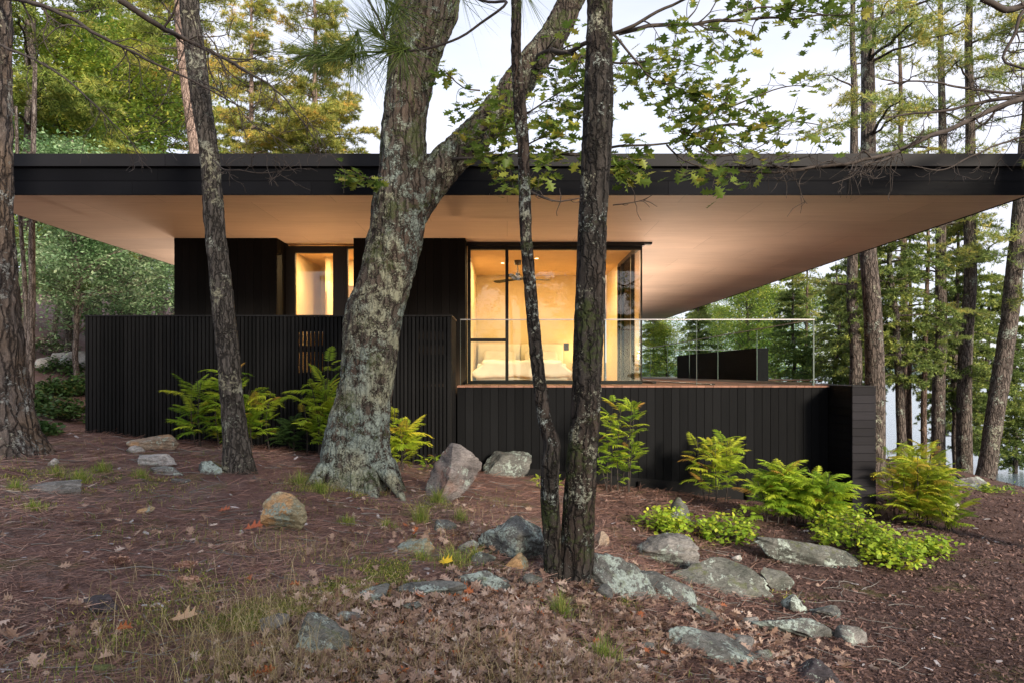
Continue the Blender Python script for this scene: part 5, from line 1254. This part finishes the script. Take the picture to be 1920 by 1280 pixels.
# ------------------------------------------------------------------ sumac shrubs
def frond_template(n=11, L=1.0, curve=0.35, seed=0):
    """pinnate frond: curved rachis with paired lance shaped leaflets, unit length along x"""
    R = np.random.default_rng(seed); V = []; Fq = []
    def q(a, b_, c, d): k = len(V); V.extend([a, b_, c, d]); Fq.append((k, k+1, k+2, k+3))
    def pt(t): return np.array([t*math.cos(curve*t*0.6), 0, 0.30*t-curve*t*t*0.95])
    for i in range(6):
        a, c = pt(i/6), pt((i+1)/6); q(a+[0, .006, 0], c+[0, .005, 0], c-[0, .005, 0], a-[0, .006, 0])
    for i in range(n):
        t = 0.22+0.78*i/(n-1); p = pt(t); ll = 0.25*math.sin(math.pi*min(0.97, 0.25+0.66*t))+0.05
        for s in ((-1, 1) if i < n-1 else (0,)):
            an = math.radians(58-18*t)*s+R.normal()*0.06; d = np.array([math.cos(an), math.sin(an), -0.35+R.normal()*0.1]); sd = np.array([-math.sin(an), math.cos(an), 0.0])
            w = 0.028; q(p, p+d*ll*0.35+sd*w, p+d*ll+[0, 0, -0.03], p+d*ll*0.35-sd*w)
    return np.array(V), Fq
FR = [frond_template(14, curve=c, seed=i) for i, c in enumerate((0.25, 0.45, 0.65, 0.35))]
def sumac(cx, by, w, h, label, seed, n=30, D=None, fl=0.42, mat='sumac', dens=1.0, group='sumac like shrubs along the black walls', stems=None, lift=0.0):
    R = np.random.default_rng(seed)
    if D is None: x, y, z = hit(cx, by)
    else: x, y = (cx-VX)*D/F, D; z = float(gz(x, y))
    W, Hh = w*y/F, h*y/F
    r = empty('sumac_shrub', (x, y, z), label, 'shrub', group)
    S = MB(); C = MB(); ns = stems or max(3, int(n/6)); tips = []
    fl = fl*min(1.0, 0.6+Hh*0.5)
    for k in range(ns):
        bx_, by_ = R.uniform(-0.28, 0.28)*W, R.uniform(-0.25, 0.25)*min(W, 0.9); hx = R.uniform(0.5, 1.0)*max(0.15, Hh-0.04)
        tx = bx_+R.normal()*0.14*W; p = [(bx_, by_, -0.05), ((bx_+tx)/2+R.normal()*0.03, by_, hx*0.5), (tx, by_+R.normal()*0.1, hx)]
        c = catmull([(*a, 0) for a in p], 0.08)[:, :3]; S.tube(c, np.linspace(0.009, 0.004, len(c)), 5)
        for q in range(max(6, int(3.0*n*dens/ns))):
            i = int(R.uniform(0.22, 1.0)**0.8*(len(c)-1)); tips.append((c[i], R.uniform(0, 6.28), i/len(c)))
    tm = 0.72 if seed in (210, 211, 212, 204) else R.uniform(0.32, 0.6)
    for ti, (p, a, t) in enumerate(tips):
        d = np.array([math.cos(a), math.sin(a), R.uniform(0.0, 0.9)+0.6*(t > 0.85)]); v, f = FR[ti % 4]
        L = fl*R.uniform(0.5, 1.0); dd = d/np.linalg.norm(d)
        y_ = np.cross([0, 0, 1.0], dd); y_ /= np.linalg.norm(y_); z_ = np.cross(dd, y_)
        m = np.stack([dd, y_, z_], 1)[None]
        tone = np.clip(tm+R.normal(size=1)*0.22-0.1*(t < .5), 0, 0.97)
        if R.random() < 0.035: tone = np.array([1.0])
        C.place(v, f, [p], m, [L], tone)
    S.build('stem', M['twig'], r, True); C.build('foliage', M[mat], r)
    return r
sumac(392, 858, 130, 189, 'tall bright green sumac left of the slim tree foot', 201, 46, D=9.5)
sumac(484, 850, 90, 130, 'bright green sumac between the slim tree and the oak', 202, 34, D=9.5)
sumac(596, 848, 100, 198, 'bright green sumac leaning against the left side of the oak', 203, 44, D=9.6)
sumac(752, 862, 64, 125, 'yellowing sumac peeping out from the right side of the oak', 204, 26, D=9.3)
sumac(803, 872, 44, 42, 'tiny green sumac seedling left of the split boulder', 205, 8, D=9.8, fl=0.25, stems=2)
sumac(1160, 940, 84, 181, 'tall bright green sumac right of the twin tree', 206, 52, D=10.4, fl=0.36)
sumac(1336, 945, 110, 128, 'green sumac in the middle of the deck wall', 207, 40, D=10.5)
sumac(1468, 985, 165, 131, 'broad green sumac against the right part of the deck wall', 208, 84)
sumac(1528, 992, 110, 120, 'feathery yellow green sumac before the corner of the end pier', 209, 64)
sumac(1722, 985, 165, 150, 'large yellow green sumac right of the end pier', 210, 110)
sumac(1775, 1000, 125, 95, 'low spreading sumac at the edge of the mulch path', 211, 44)
sumac(1702, 955, 80, 130, 'yellow green sumac close behind the right side of the pier', 212, 44)
sumac(1740, 962, 80, 90, 'thin reddish stemmed sumac before the pale boulder', 213, 30)
sumac(430, 866, 50, 60, 'low sumac shoots hidden behind the slim tree', 214, 14, D=9.9, fl=.3)
sumac(540, 862, 60, 70, 'shaded low green shoots between the sumacs by the oak', 215, 20, D=9.9, mat='understory', fl=.35)
sumac(1025, 920, 50, 40, 'low yellow green leaves between the two stems of the twin tree', 216, 14, fl=.2)
sumac(1300, 1000, 22, 34, 'small thin fern on the mulch left of the round leaved shrub', 217, 5, fl=.2, stems=2, group='small ferns on the mulch')
sumac(1200, 985, 30, 26, 'small brownish fern sprig on the mulch right of the twin tree', 218, 6, fl=.2, stems=2, group='small ferns on the mulch')
# round leaved shrubs
ROUND_V = np.array([(0, 0, 0), (0.3, 0.32, 0.05), (0.7, 0.34, 0.04), (1, 0, -0.03), (0.7, -0.34, 0.04), (0.3, -0.32, 0.05)])
def bushy(cx, by, w, h, label, seed, n=500, ls=0.06, D=None, mat='bushy', name='leafy_shrub', group='low round leaved shrubs'):
    R = np.random.default_rng(seed)
    x, y, z = hit(cx, by) if D is None else ((cx-VX)*D/F, D, float(gz((cx-VX)*D/F, D)))
    W, Hh = w*y/F, h*y/F; r = empty(name, (x, y, z), label, 'shrub', group); S = MB(); C = MB()
    k = max(8, n//26); cen = []
    for q in range(k):
        a = R.random()*6.28; rr = R.random()**0.5; e = np.array([math.cos(a)*rr*W*0.46, math.sin(a)*rr*min(W, 1.2)*0.42, 0]); e[2] = Hh*(1-0.75*rr**2)*R.uniform(0.35, 1.0)
        b0 = e*np.array([0.25, 0.25, 0]); m = (b0+e)/2+[0, 0, 0.1*Hh]; c = catmull([(*b0, 0), (*m, 0), (*e, 0)], 0.08)[:, :3]
        S.tube(c, np.linspace(0.006, 0.002, len(c)), 4); cen.append(e); cen.append(c[int(len(c)*0.7)])
    cen = np.array(cen); m = n; pos = cen[R.integers(0, len(cen), m)]+R.normal(size=(m, 3))*np.array([0.07, 0.07, 0.05]); pos[:, 2] = np.maximum(pos[:, 2], 0.01)
    d = R.normal(size=(m, 3)); d[:, 2] = d[:, 2]*0.4-0.1
    C.place(ROUND_V, [(0, 1, 2, 3, 4, 5)], pos, frames(d, flat=True), R.uniform(0.6, 1.2, m)*ls, np.clip(0.45+R.normal(size=m)*0.22+0.3*fbm(pos*3+seed, 2), 0, 1))
    S.build('stem', M['twig'], r, True); C.build('foliage', M[mat], r); return r
bushy(1254, 1002, 104, 66, 'compact bright green round leaved shrub left of the row below the deck wall', 221, 620)
bushy(1360, 1012, 108, 66, 'round leaved green shrub below the sumac in the middle of the deck wall', 222, 620)
bushy(1600, 1030, 150, 76, 'spreading yellow green round leaved shrub at the foot of the end pier', 223, 1000)
bushy(1680, 1062, 130, 74, 'yellow green round leaved shrub reaching furthest onto the mulch path', 224, 900)
bushy(1555, 1000, 60, 50, 'small round leaved shrub under the feathery sumac', 225, 300)
bushy(1740, 1040, 90, 44, 'low yellowish shrub trailing along the mulch path right of the pier', 226, 400)
bushy(940, 890, 50, 40, 'few green leaves showing behind the left stem of the twin tree', 227, 160, mat='bushy')
bushy(1850, 918, 110, 14, 'low reddish green plants fringing the lake shore by the leaning pine', 228, 400, ls=0.09, mat='leaf_yel')
bushy(1770, 898, 80, 14, 'low green plants fringing the shore left of the leaning pine', 229, 300, ls=0.09, mat='understory')
for i, (cx, by, w, h, lab) in enumerate([(95, 742, 70, 34, 'dark leafy undergrowth behind the massive left edge pine'), (122, 790, 90, 56, 'dark leafy undergrowth left of the slatted fence end'), (140, 742, 70, 44, 'dark undergrowth around the small birch trunk'), (70, 770, 60, 40, 'shaded leafy plants low on the slope beside the massive pine'),         (110, 700, 90, 30, 'dark undergrowth below the hillside boulders'), (75, 820, 50, 24, 'dark low plants at the right foot of the massive pine'), (90, 665, 120, 50, 'shaded bushes above the hillside boulders')]):
    bushy(cx, by, w, h, lab, 240+i, 1000, ls=0.075, mat='understory', name='undergrowth', group='dark undergrowth on the hillside')

M['moss'] = mat_leaf('moss_green', [(0.0, (0.06, 0.08, 0.02)), (0.6, (0.17, 0.20, 0.04)), (0.85, (0.36, 0.34, 0.08)), (1.0, (0.50, 0.40, 0.22))], 0.1, 0.8)
# ------------------------------------------------------------------ grass
def blades(mb, n, x, y, z, rad, h, R, lean=0.35, w=0.003, tone=None):
    a = R.random(n)*6.28; rr = np.abs(R.normal(size=n))*0.55*rad
    bx_, by_ = x+np.cos(a)*rr, y+np.sin(a)*rr; hh = h*R.uniform(0.35, 1.2, n)*np.exp(-(rr/max(rad, 1e-6))**2*0.9)
    zz = np.broadcast_to(np.asarray(z, float), (n,)); la = R.random(n)*6.28; lm = np.minimum(np.abs(R.normal(size=n))*lean, 1.6)
    dx, dy = np.cos(la)*lm, np.sin(la)*lm; wa = R.random(n)*6.28; wx, wy = np.cos(wa)*w, np.sin(wa)*w
    b0 = np.stack([bx_, by_, zz-0.01], 1); m = b0+np.stack([dx*hh*0.35, dy*hh*0.35, hh*0.6], 1); t = b0+np.stack([dx*hh, dy*hh, hh*(1-0.25*lm)], 1)
    ww = np.stack([wx, wy, 0*wx], 1)
    V = np.stack([b0-ww, b0+ww, m+ww*0.8, m-ww*0.8, t], 1).reshape(-1, 3); k = np.arange(n)*5
    r = R.random(n) if tone is None else tone
    mb.add(V, np.stack([k, k+1, k+2, k+3], 1), r)
    k2 = mb.n-len(V)
    mb.lv.append(np.stack([k+3, k+2, k+4], 1).ravel()+k2); mb.lt.append(np.full(n, 3)); mb.r.append(np.asarray(r))
TUFTS = [(150, 905, 60, 34, 'wide green grass tuft right of the flat grey slab'), (105, 898, 50, 26, 'green grass tuft behind the flat grey slab'), (262, 893, 46, 24, 'green tuft below the pale flat stone'),
 (402, 880, 40, 20, 'small green tuft touching the slim tree foot'), (60, 950, 70, 24, 'green tuft at the front edge of the flat grey slab'), (30, 925, 40, 26, 'green tuft at the left edge of the picture'),
 (190, 890, 50, 28, 'green tuft between the flat grey slab and the pale flat stone'), (725, 988, 44, 26, 'rounded dark green tuft below the oak foot'), (650, 980, 50, 24, 'thin green tuft before the oak, left of its root'),
 (790, 978, 40, 50, 'tall green tuft right of the oak root'), (820, 945, 40, 34, 'green tuft at the left foot of the split boulder'), (862, 976, 44, 28, 'green tuft below the split boulder'),
 (850, 1058, 90, 44, 'broad green tuft beside the orange brown rock'), (790, 1050, 50, 30, 'low green tuft under the orange brown rock'), (890, 1055, 40, 36, 'green tuft left of the bulky lichened rock'),
 (1052, 1150, 44, 60, 'green tuft growing in front of the twin tree foot'), (600, 920, 50, 28, 'brownish grass patch at the left foot of the oak'), (560, 905, 50, 30, 'thin grass by the left foot of the oak'),
 (690, 1090, 90, 16, 'mossy low grass on the bedrock hump'), (1130, 1240, 90, 60, 'dark green tuft in the leaves at the bottom centre right'), (470, 1160, 60, 26, 'low mossy tuft behind the bluish flat stone')]
for i, (cx, by, w, h, lab) in enumerate(TUFTS):
    R = np.random.default_rng(300+i); x, y, z = hit(cx, by); mb = MB(); rad = w*y/F/2; hh = h*y/F
    n = int(140+700*rad); blades(mb, n, 0, 0, 0, rad, hh*1.1, R, 0.8, 0.0018)
    mb.v = [v+np.array([0, 0, 0]) for v in mb.v]
    o = mb.build('grass_tuft', M['grass']); o.location = (x, y, z); tag(o, lab, 'grass tuft', 'grass tufts')
# long dry grasses in the foreground and sparse blades everywhere near
mb = MB(); R = np.random.default_rng(400)
for (cx, by, w, n, h) in [(420, 1200, 260, 500, 0.26), (540, 1150, 240, 600, 0.24), (330, 1130, 260, 260, 0.2), (600, 1270, 200, 320, 0.28), (820, 1240, 260, 360, 0.24), (950, 1280, 160, 240, 0.22), (1080, 1280, 220, 300, 0.22),
                          (1150, 1190, 130, 160, 0.2), (900, 1010, 180, 220, 0.22), (560, 1040, 160, 160, 0.25), (160, 1240, 300, 140, 0.2), (460, 1270, 200, 300, 0.28), (700, 1120, 200, 180, 0.16), (600, 910, 130, 240, 0.2), (850, 960, 160, 120, 0.2)]:
    x, y, z = hit(cx, by); m = int(n*1.15); xs_ = x+R.normal(size=m)*w*y/F*0.4; ys_ = y+R.normal(size=m)*w*y/F*0.3
    for j in range(0, m, 3): pass
    zz = gz(xs_, ys_)
    a = R.random(m)*6.28; q = MB()
    blades(q, m, xs_, ys_, zz, 0.05, h*0.9, R, 1.1, 0.0014)
    for V_ in q.v: mb.v.append(V_)
    for L_ in q.lv: mb.lv.append(L_+mb.n)
    mb.lt += q.lt; mb.r += q.r; mb.n += q.n
tag(mb.build('dry_grass', M['dry']), kind='stuff')
mb = MB(); n = 9000; D_ = np.exp(R.uniform(math.log(2.6), math.log(9), n)); X_ = R.uniform(-0.85, 0.35, n)*D_*0.9; ok = fbm(np.stack([X_*1.6, D_*1.6, 0*X_], 1)+5, 3) > 0.06
X_, D_ = X_[ok], D_[ok]; blades(mb, len(X_), X_, D_, gz(X_, D_), 0.02, 0.09, R, 0.5, 0.0016)
tag(mb.build('sparse_grass', M['grass']), kind='stuff')
mb = MB()
for (cx, by, w, n) in [(460, 1165, 110, 2600), (560, 1150, 90, 1800), (700, 1085, 150, 2600), (655, 1112, 90, 1400), (745, 1075, 90, 1200), (600, 915, 110, 1500), (690, 925, 110, 1200), (240, 905, 150, 1500), (110, 935, 110, 1200), (380, 1110, 160, 900), (250, 1190, 200, 900), (510, 1230, 200, 1200), (1150, 1120, 60, 800), (1450, 1120, 60, 500), (30, 900, 90, 800), (830, 955, 120, 900)]:
    x, y, z = hit(cx, by); s_ = w*y/F*0.5; xs_ = x+R.normal(size=n)*s_*0.7; ys_ = y+R.normal(size=n)*s_*0.8
    k = fbm(np.stack([xs_*5, ys_*5, 0*xs_], 1)+3, 2) > -0.05; xs_, ys_ = xs_[k], ys_[k]; q = MB()
    blades(q, len(xs_), xs_, ys_, gz(xs_, ys_)+0.03, 0.01, 0.028, R, 1.3, 0.0034, tone=np.clip(R.normal(size=len(xs_))*0.3+0.5, 0, 1))
    for V_ in q.v: mb.v.append(V_)
    for L_ in q.lv: mb.lv.append(L_+mb.n)
    mb.lt += q.lt; mb.r += q.r; mb.n += q.n
tag(mb.build('moss', M['moss']), kind='stuff')

# ------------------------------------------------------------------ litter on the ground
def scatter(n, R, xl=-0.78, xr=0.78, d0=2.6, d1=12):
    D_ = np.exp(R.uniform(math.log(d0), math.log(d1), n)); X_ = R.uniform(xl, xr, n)*D_; return X_, D_
def lift(X_, D_, up): return np.stack([X_, D_, gz(X_, D_)+up], 1)
def in_house(X_, D_): return ((X_ > -6.45) & (X_ < 5.3) & (D_ > 11.0)) | ((X_ > -6.45) & (X_ < -0.8) & (D_ > 10.4))
R = np.random.default_rng(500)
# pine needles
X_, D_ = scatter(108000, R, -1.05, 0.72, 2.4, 11.5); k = (~in_house(X_, D_)) & ((X_ < 0.5+0.25*D_+R.normal(size=len(X_))*0.5)); X_, D_ = X_[k], D_[k]
pos = lift(X_, D_, R.random(len(X_))*0.018+0.006); a = R.normal(size=len(X_))*0.9+0.3; d = np.stack([np.cos(a), np.sin(a)*0.9, R.normal(size=len(X_))*0.14], 1)
mb = MB(); wn_ = 0.0011+0.00022*D_
tv = np.array([(0, 0.014, 0), (1, 0.010, 0.02), (1, -0.010, 0.02), (0, -0.014, 0)])
tone = np.clip(R.beta(2.2, 3.4, len(X_))+0.25*fbm(np.stack([X_, D_, 0*X_], 1)*1.2, 2), 0, 1)
mb.place(tv, [(0, 1, 2, 3)], pos, frames(d, flat=True), (0.055+0.011*D_)*R.uniform(0.6, 1.3, len(X_)), tone)
tag(mb.build('pine_needles', M['needle_litter']), kind='stuff')
# bark mulch chips
X_, D_ = scatter(115000, R, -0.25, 1.05, 3.0, 18); k = (~in_house(X_, D_)) & (X_ > -0.1+0.12*D_+R.normal(size=len(X_))*0.5); X_, D_ = X_[k], D_[k]
k = R.random(len(X_)) < np.clip(1.2-D_/22, 0.2, 1); X_, D_ = X_[k], D_[k]
mb = MB(); cv = np.array([(-.5, -.16, 0), (.5, -.2, 0.03), (.42, .18, 0.05), (-.45, .2, 0)])
mb.place(cv, [(0, 1, 2, 3)], lift(X_, D_, 0.008+R.random(len(X_))*0.012), rand_rot(len(X_), 0.7), (0.014+0.0026*D_)*R.uniform(0.4, 1.5, len(X_)), R.beta(2, 3.2, len(X_)))
tag(mb.build('bark_mulch', M['chips']), kind='stuff')
# dead oak leaves: thick drift at the bottom centre, loose ones elsewhere
mb = MB(); tv_ = [lobed_leaf(f, c) for f, c in ((0.5, 0.25), (-0.35, -0.2), (0.15, 0.35), (0.8, -0.1))]
def leaves(X_, D_, size, up=0.02, tilt=0.5, t0=None):
    n = len(X_); kk = R.integers(0, 4, n)
    for q in range(4):
        s = kk == q; m = s.sum()
        if not m: continue
        v, f = tv_[q]; v = v-[0.5, 0, 0]
        tn = np.clip(0.5+R.normal(size=m)*0.22, 0, 0.96) if t0 is None else np.full(m, t0); tn = np.where(R.random(m) < 0.025, 1.0, tn)
        mb.place(v, f, lift(X_[s], D_[s], up*R.uniform(0.3, 1.4, m)), rand_rot(m, tilt), size*R.uniform(0.6, 1.2, m), tn)
for (cx, by, sx, sy, n) in [(800, 1230, 1.0, .5, 1200), (1000, 1230, .8, .45, 850), (700, 1270, .7, .35, 520), (900, 1150, .8, .35, 650), (1120, 1270, .8, .35, 420), (560, 1290, .6, .3, 220), (980, 1110, .5, .25, 220), (1250, 1200, .6, .4, 170), (860, 1010, .8, .4, 120), (60, 1200, .6, .4, 60), (350, 1010, 1.4, .8, 60), (760, 960, 1.0, .7, 70), (1380, 1180, .6, .5, 140), (1250, 1130, .6, .5, 120), (1150, 1150, .5, .4, 160), (1450, 1230, .6, .4, 90), (670, 1140, .6, .4, 160)]:
    x, y, z = hit(cx, by); s = y/4.0
    n = int(n*1.5); X_ = x+R.normal(size=n)*sx*0.42*s; D_ = y+R.normal(size=n)*sy*0.6*s; k = D_ > 2.4; leaves(X_[k], D_[k], 0.074, 0.03, 0.75)
X_, D_ = scatter(150, R); k = ~in_house(X_, D_); leaves(X_[k], D_[k], 0.07, 0.015, 0.35)
tag(mb.build('dead_leaves', M['litter']), kind='stuff')
# pale flakes and bits of bark
mb = MB(); X_, D_ = scatter(600, R, -.8, .75, 2.7, 11); k = ~in_house(X_, D_); X_, D_ = X_[k], D_[k]
mb.place(np.array([(-.5, -.1, 0), (0.1, -.22, 0.06), (.5, -.06, 0), (.36, .12, 0.03), (-.4, .14, .02)]), [(0, 1, 2, 3, 4)], lift(X_, D_, 0.014), rand_rot(len(X_), 0.35), (0.03+0.004*D_)*R.uniform(0.4, 1.6, len(X_)), R.random(len(X_)))
M['flake'] = mat_leaf('pale_bark_flakes', [(0.0, (0.20, 0.17, 0.16)), (1.0, (0.48, 0.46, 0.48))], 0.0, 0.8)
tag(mb.build('bark_flakes', M['flake']), kind='stuff')
# fine fallen twigs
mb = MB()
for q in range(620):
    X1, D1_ = scatter(1, R, -.8, .6, 2.8, 10)
    if in_house(X1, D1_)[0]: continue
    L = R.uniform(0.06, 0.35)*(0.7+0.08*D1_[0]); a = R.normal()*0.7; t = np.linspace(-.5, .5, 5); bx_ = X1[0]+L*t*math.cos(a); by_ = D1_[0]+L*t*math.sin(a)+R.normal(size=5)*0.02*L*3
    mb.tube(np.stack([bx_, by_, gz(bx_, by_)+0.015+R.random()*0.01], 1), np.linspace(0.0035, 0.0015, 5)*(0.7+0.1*D1_[0]), 4)
tag(mb.build('fallen_twigs', M['twig_grey']), kind='stuff')
# longer sticks one can tell apart
STK = [([(0, 1215), (60, 1195), (140, 1165)], .007, 'long curved grey stick lying at the lower left corner'), ([(175, 1078), (260, 1070), (330, 1078), (388, 1062)], .005, 'thin forked stick beside the pine cones'),
       ([(1085, 1222), (1140, 1214), (1190, 1212)], .006, 'pale bent stick in the leaves right of the dark tuft'), ([(1030, 1262), (1120, 1246), (1200, 1242)], .008, 'reddish stick at the bottom right of the leaf drift'),
       ([(1400, 1165), (1410, 1180), (1405, 1200)], .004, 'small curled rootlet by the slab with lichen rosettes'), ([(870, 1092), (950, 1075), (1010, 1085)], .004, 'thin stick crossing the lichened outcrop'),
       ([(760, 1278), (820, 1272), (860, 1276)], .012, 'thick short branch piece at the bottom edge')]
for i, (pp, r_, lab) in enumerate(STK):
    pts = []
    for a in pp: x, y, z = hit(*a); pts.append((x, y, float(gz(x, y))+r_+0.012))
    o0 = np.array(pts[0]); b = MB(); c = catmull([(*(np.array(p)-o0), 0) for p in pts], 0.04)[:, :3]; c += 0.008*np.stack([fbm(c*9+i, 2)]*3, 1)
    b.tube(c, np.linspace(r_, r_*0.5, len(c)), 6); o = b.build('stick', M['twig_grey'], None, True); o.location = tuple(o0); tag(o, lab, 'stick')
# cones
def cone(px, py, lab, rz):
    x, y, z = hit(px, py); b = MB(); r_ = 0.018; L = 0.13; R2 = np.random.default_rng(int(px))
    b.tube([(-L/2, 0, r_), (-L*.3, 0, r_), (L*.2, 0, r_), (L/2, 0, r_)], (0.006, 0.014, 0.014, 0.004), 8)
    n = 110; t = R2.random(n); a = np.arange(n)*2.4; rr = r_*np.sin(np.pi*np.clip(0.15+0.8*t, 0, 1))
    pos = np.stack([(t-.5)*L, np.cos(a)*rr*.5, r_+np.sin(a)*rr*.5], 1); d = np.stack([0.5+0*t, np.cos(a), np.sin(a)], 1)
    b.place(np.array([(0, .3, 0), (1, .35, .1), (1, -.35, .1), (0, -.3, 0)]), [(0, 1, 2, 3)], pos, frames(d), np.full(n, 0.016), R2.random(n)*0.6+.3)
    o = b.build('pine_cone', M['needle_litter']); o.location = (x, y, z+0.015); o.rotation_euler = (0, 0, rz); tag(o, lab, 'pine cone')
cone(222, 1060, 'reddish pine cone left of the thin forked stick', 0.1); cone(352, 1092, 'pale pine cone under the right end of the forked stick', -0.1); cone(348, 1074, 'pine cone lying just above the pale one', 0.2)
def single_leaf(px, py, size, col, lab, rz, tilt=0.3, curl=(0.5, .3)):
    x, y, z = hit(px, py); v, f = lobed_leaf(*curl); b = MB(); b.add((v-[.5, 0, 0])*size, f, 0.5)
    T = NT('single_leaf_colour'); T.pbr(col, 0.55); o = b.build('fallen_leaf', T.m); o.location = (x, y, z+0.03); o.rotation_euler = (tilt, 0.1, rz); tag(o, lab, 'leaf')
single_leaf(836, 1062, 0.13, (0.75, 0.50, 0.03), 'single bright yellow leaf right of the broad tuft', -0.4, 0.5)
single_leaf(474, 1002, 0.15, (0.30, 0.075, 0.03), 'rusty red leaf at the foot of the lone greenish boulder', 0.3)
single_leaf(420, 962, 0.12, (0.28, 0.08, 0.035), 'rusty leaf on the needle ground left of the greenish boulder', 0.0)
single_leaf(612, 1232, 0.11, (0.42, 0.12, 0.05), 'orange red leaf on the half sunk mossy rock', 1.2, 0.6)
single_leaf(344, 1160, 0.15, (0.42, 0.27, 0.16), 'big flat tan leaf left of the bluish flat stone', 0.1)
single_leaf(945, 1222, 0.15, (0.50, 0.31, 0.20), 'large pale tan leaf standing out in the leaf drift', -0.6, 0.6)
# dark scat-like clump of old moss and earth
o = rock(178, 1140, 80, 22, 'dark clump of peat and rootlets on the needle slope', 'rock_dark', 77, name='peat_clump'); o['category'] = 'clump'
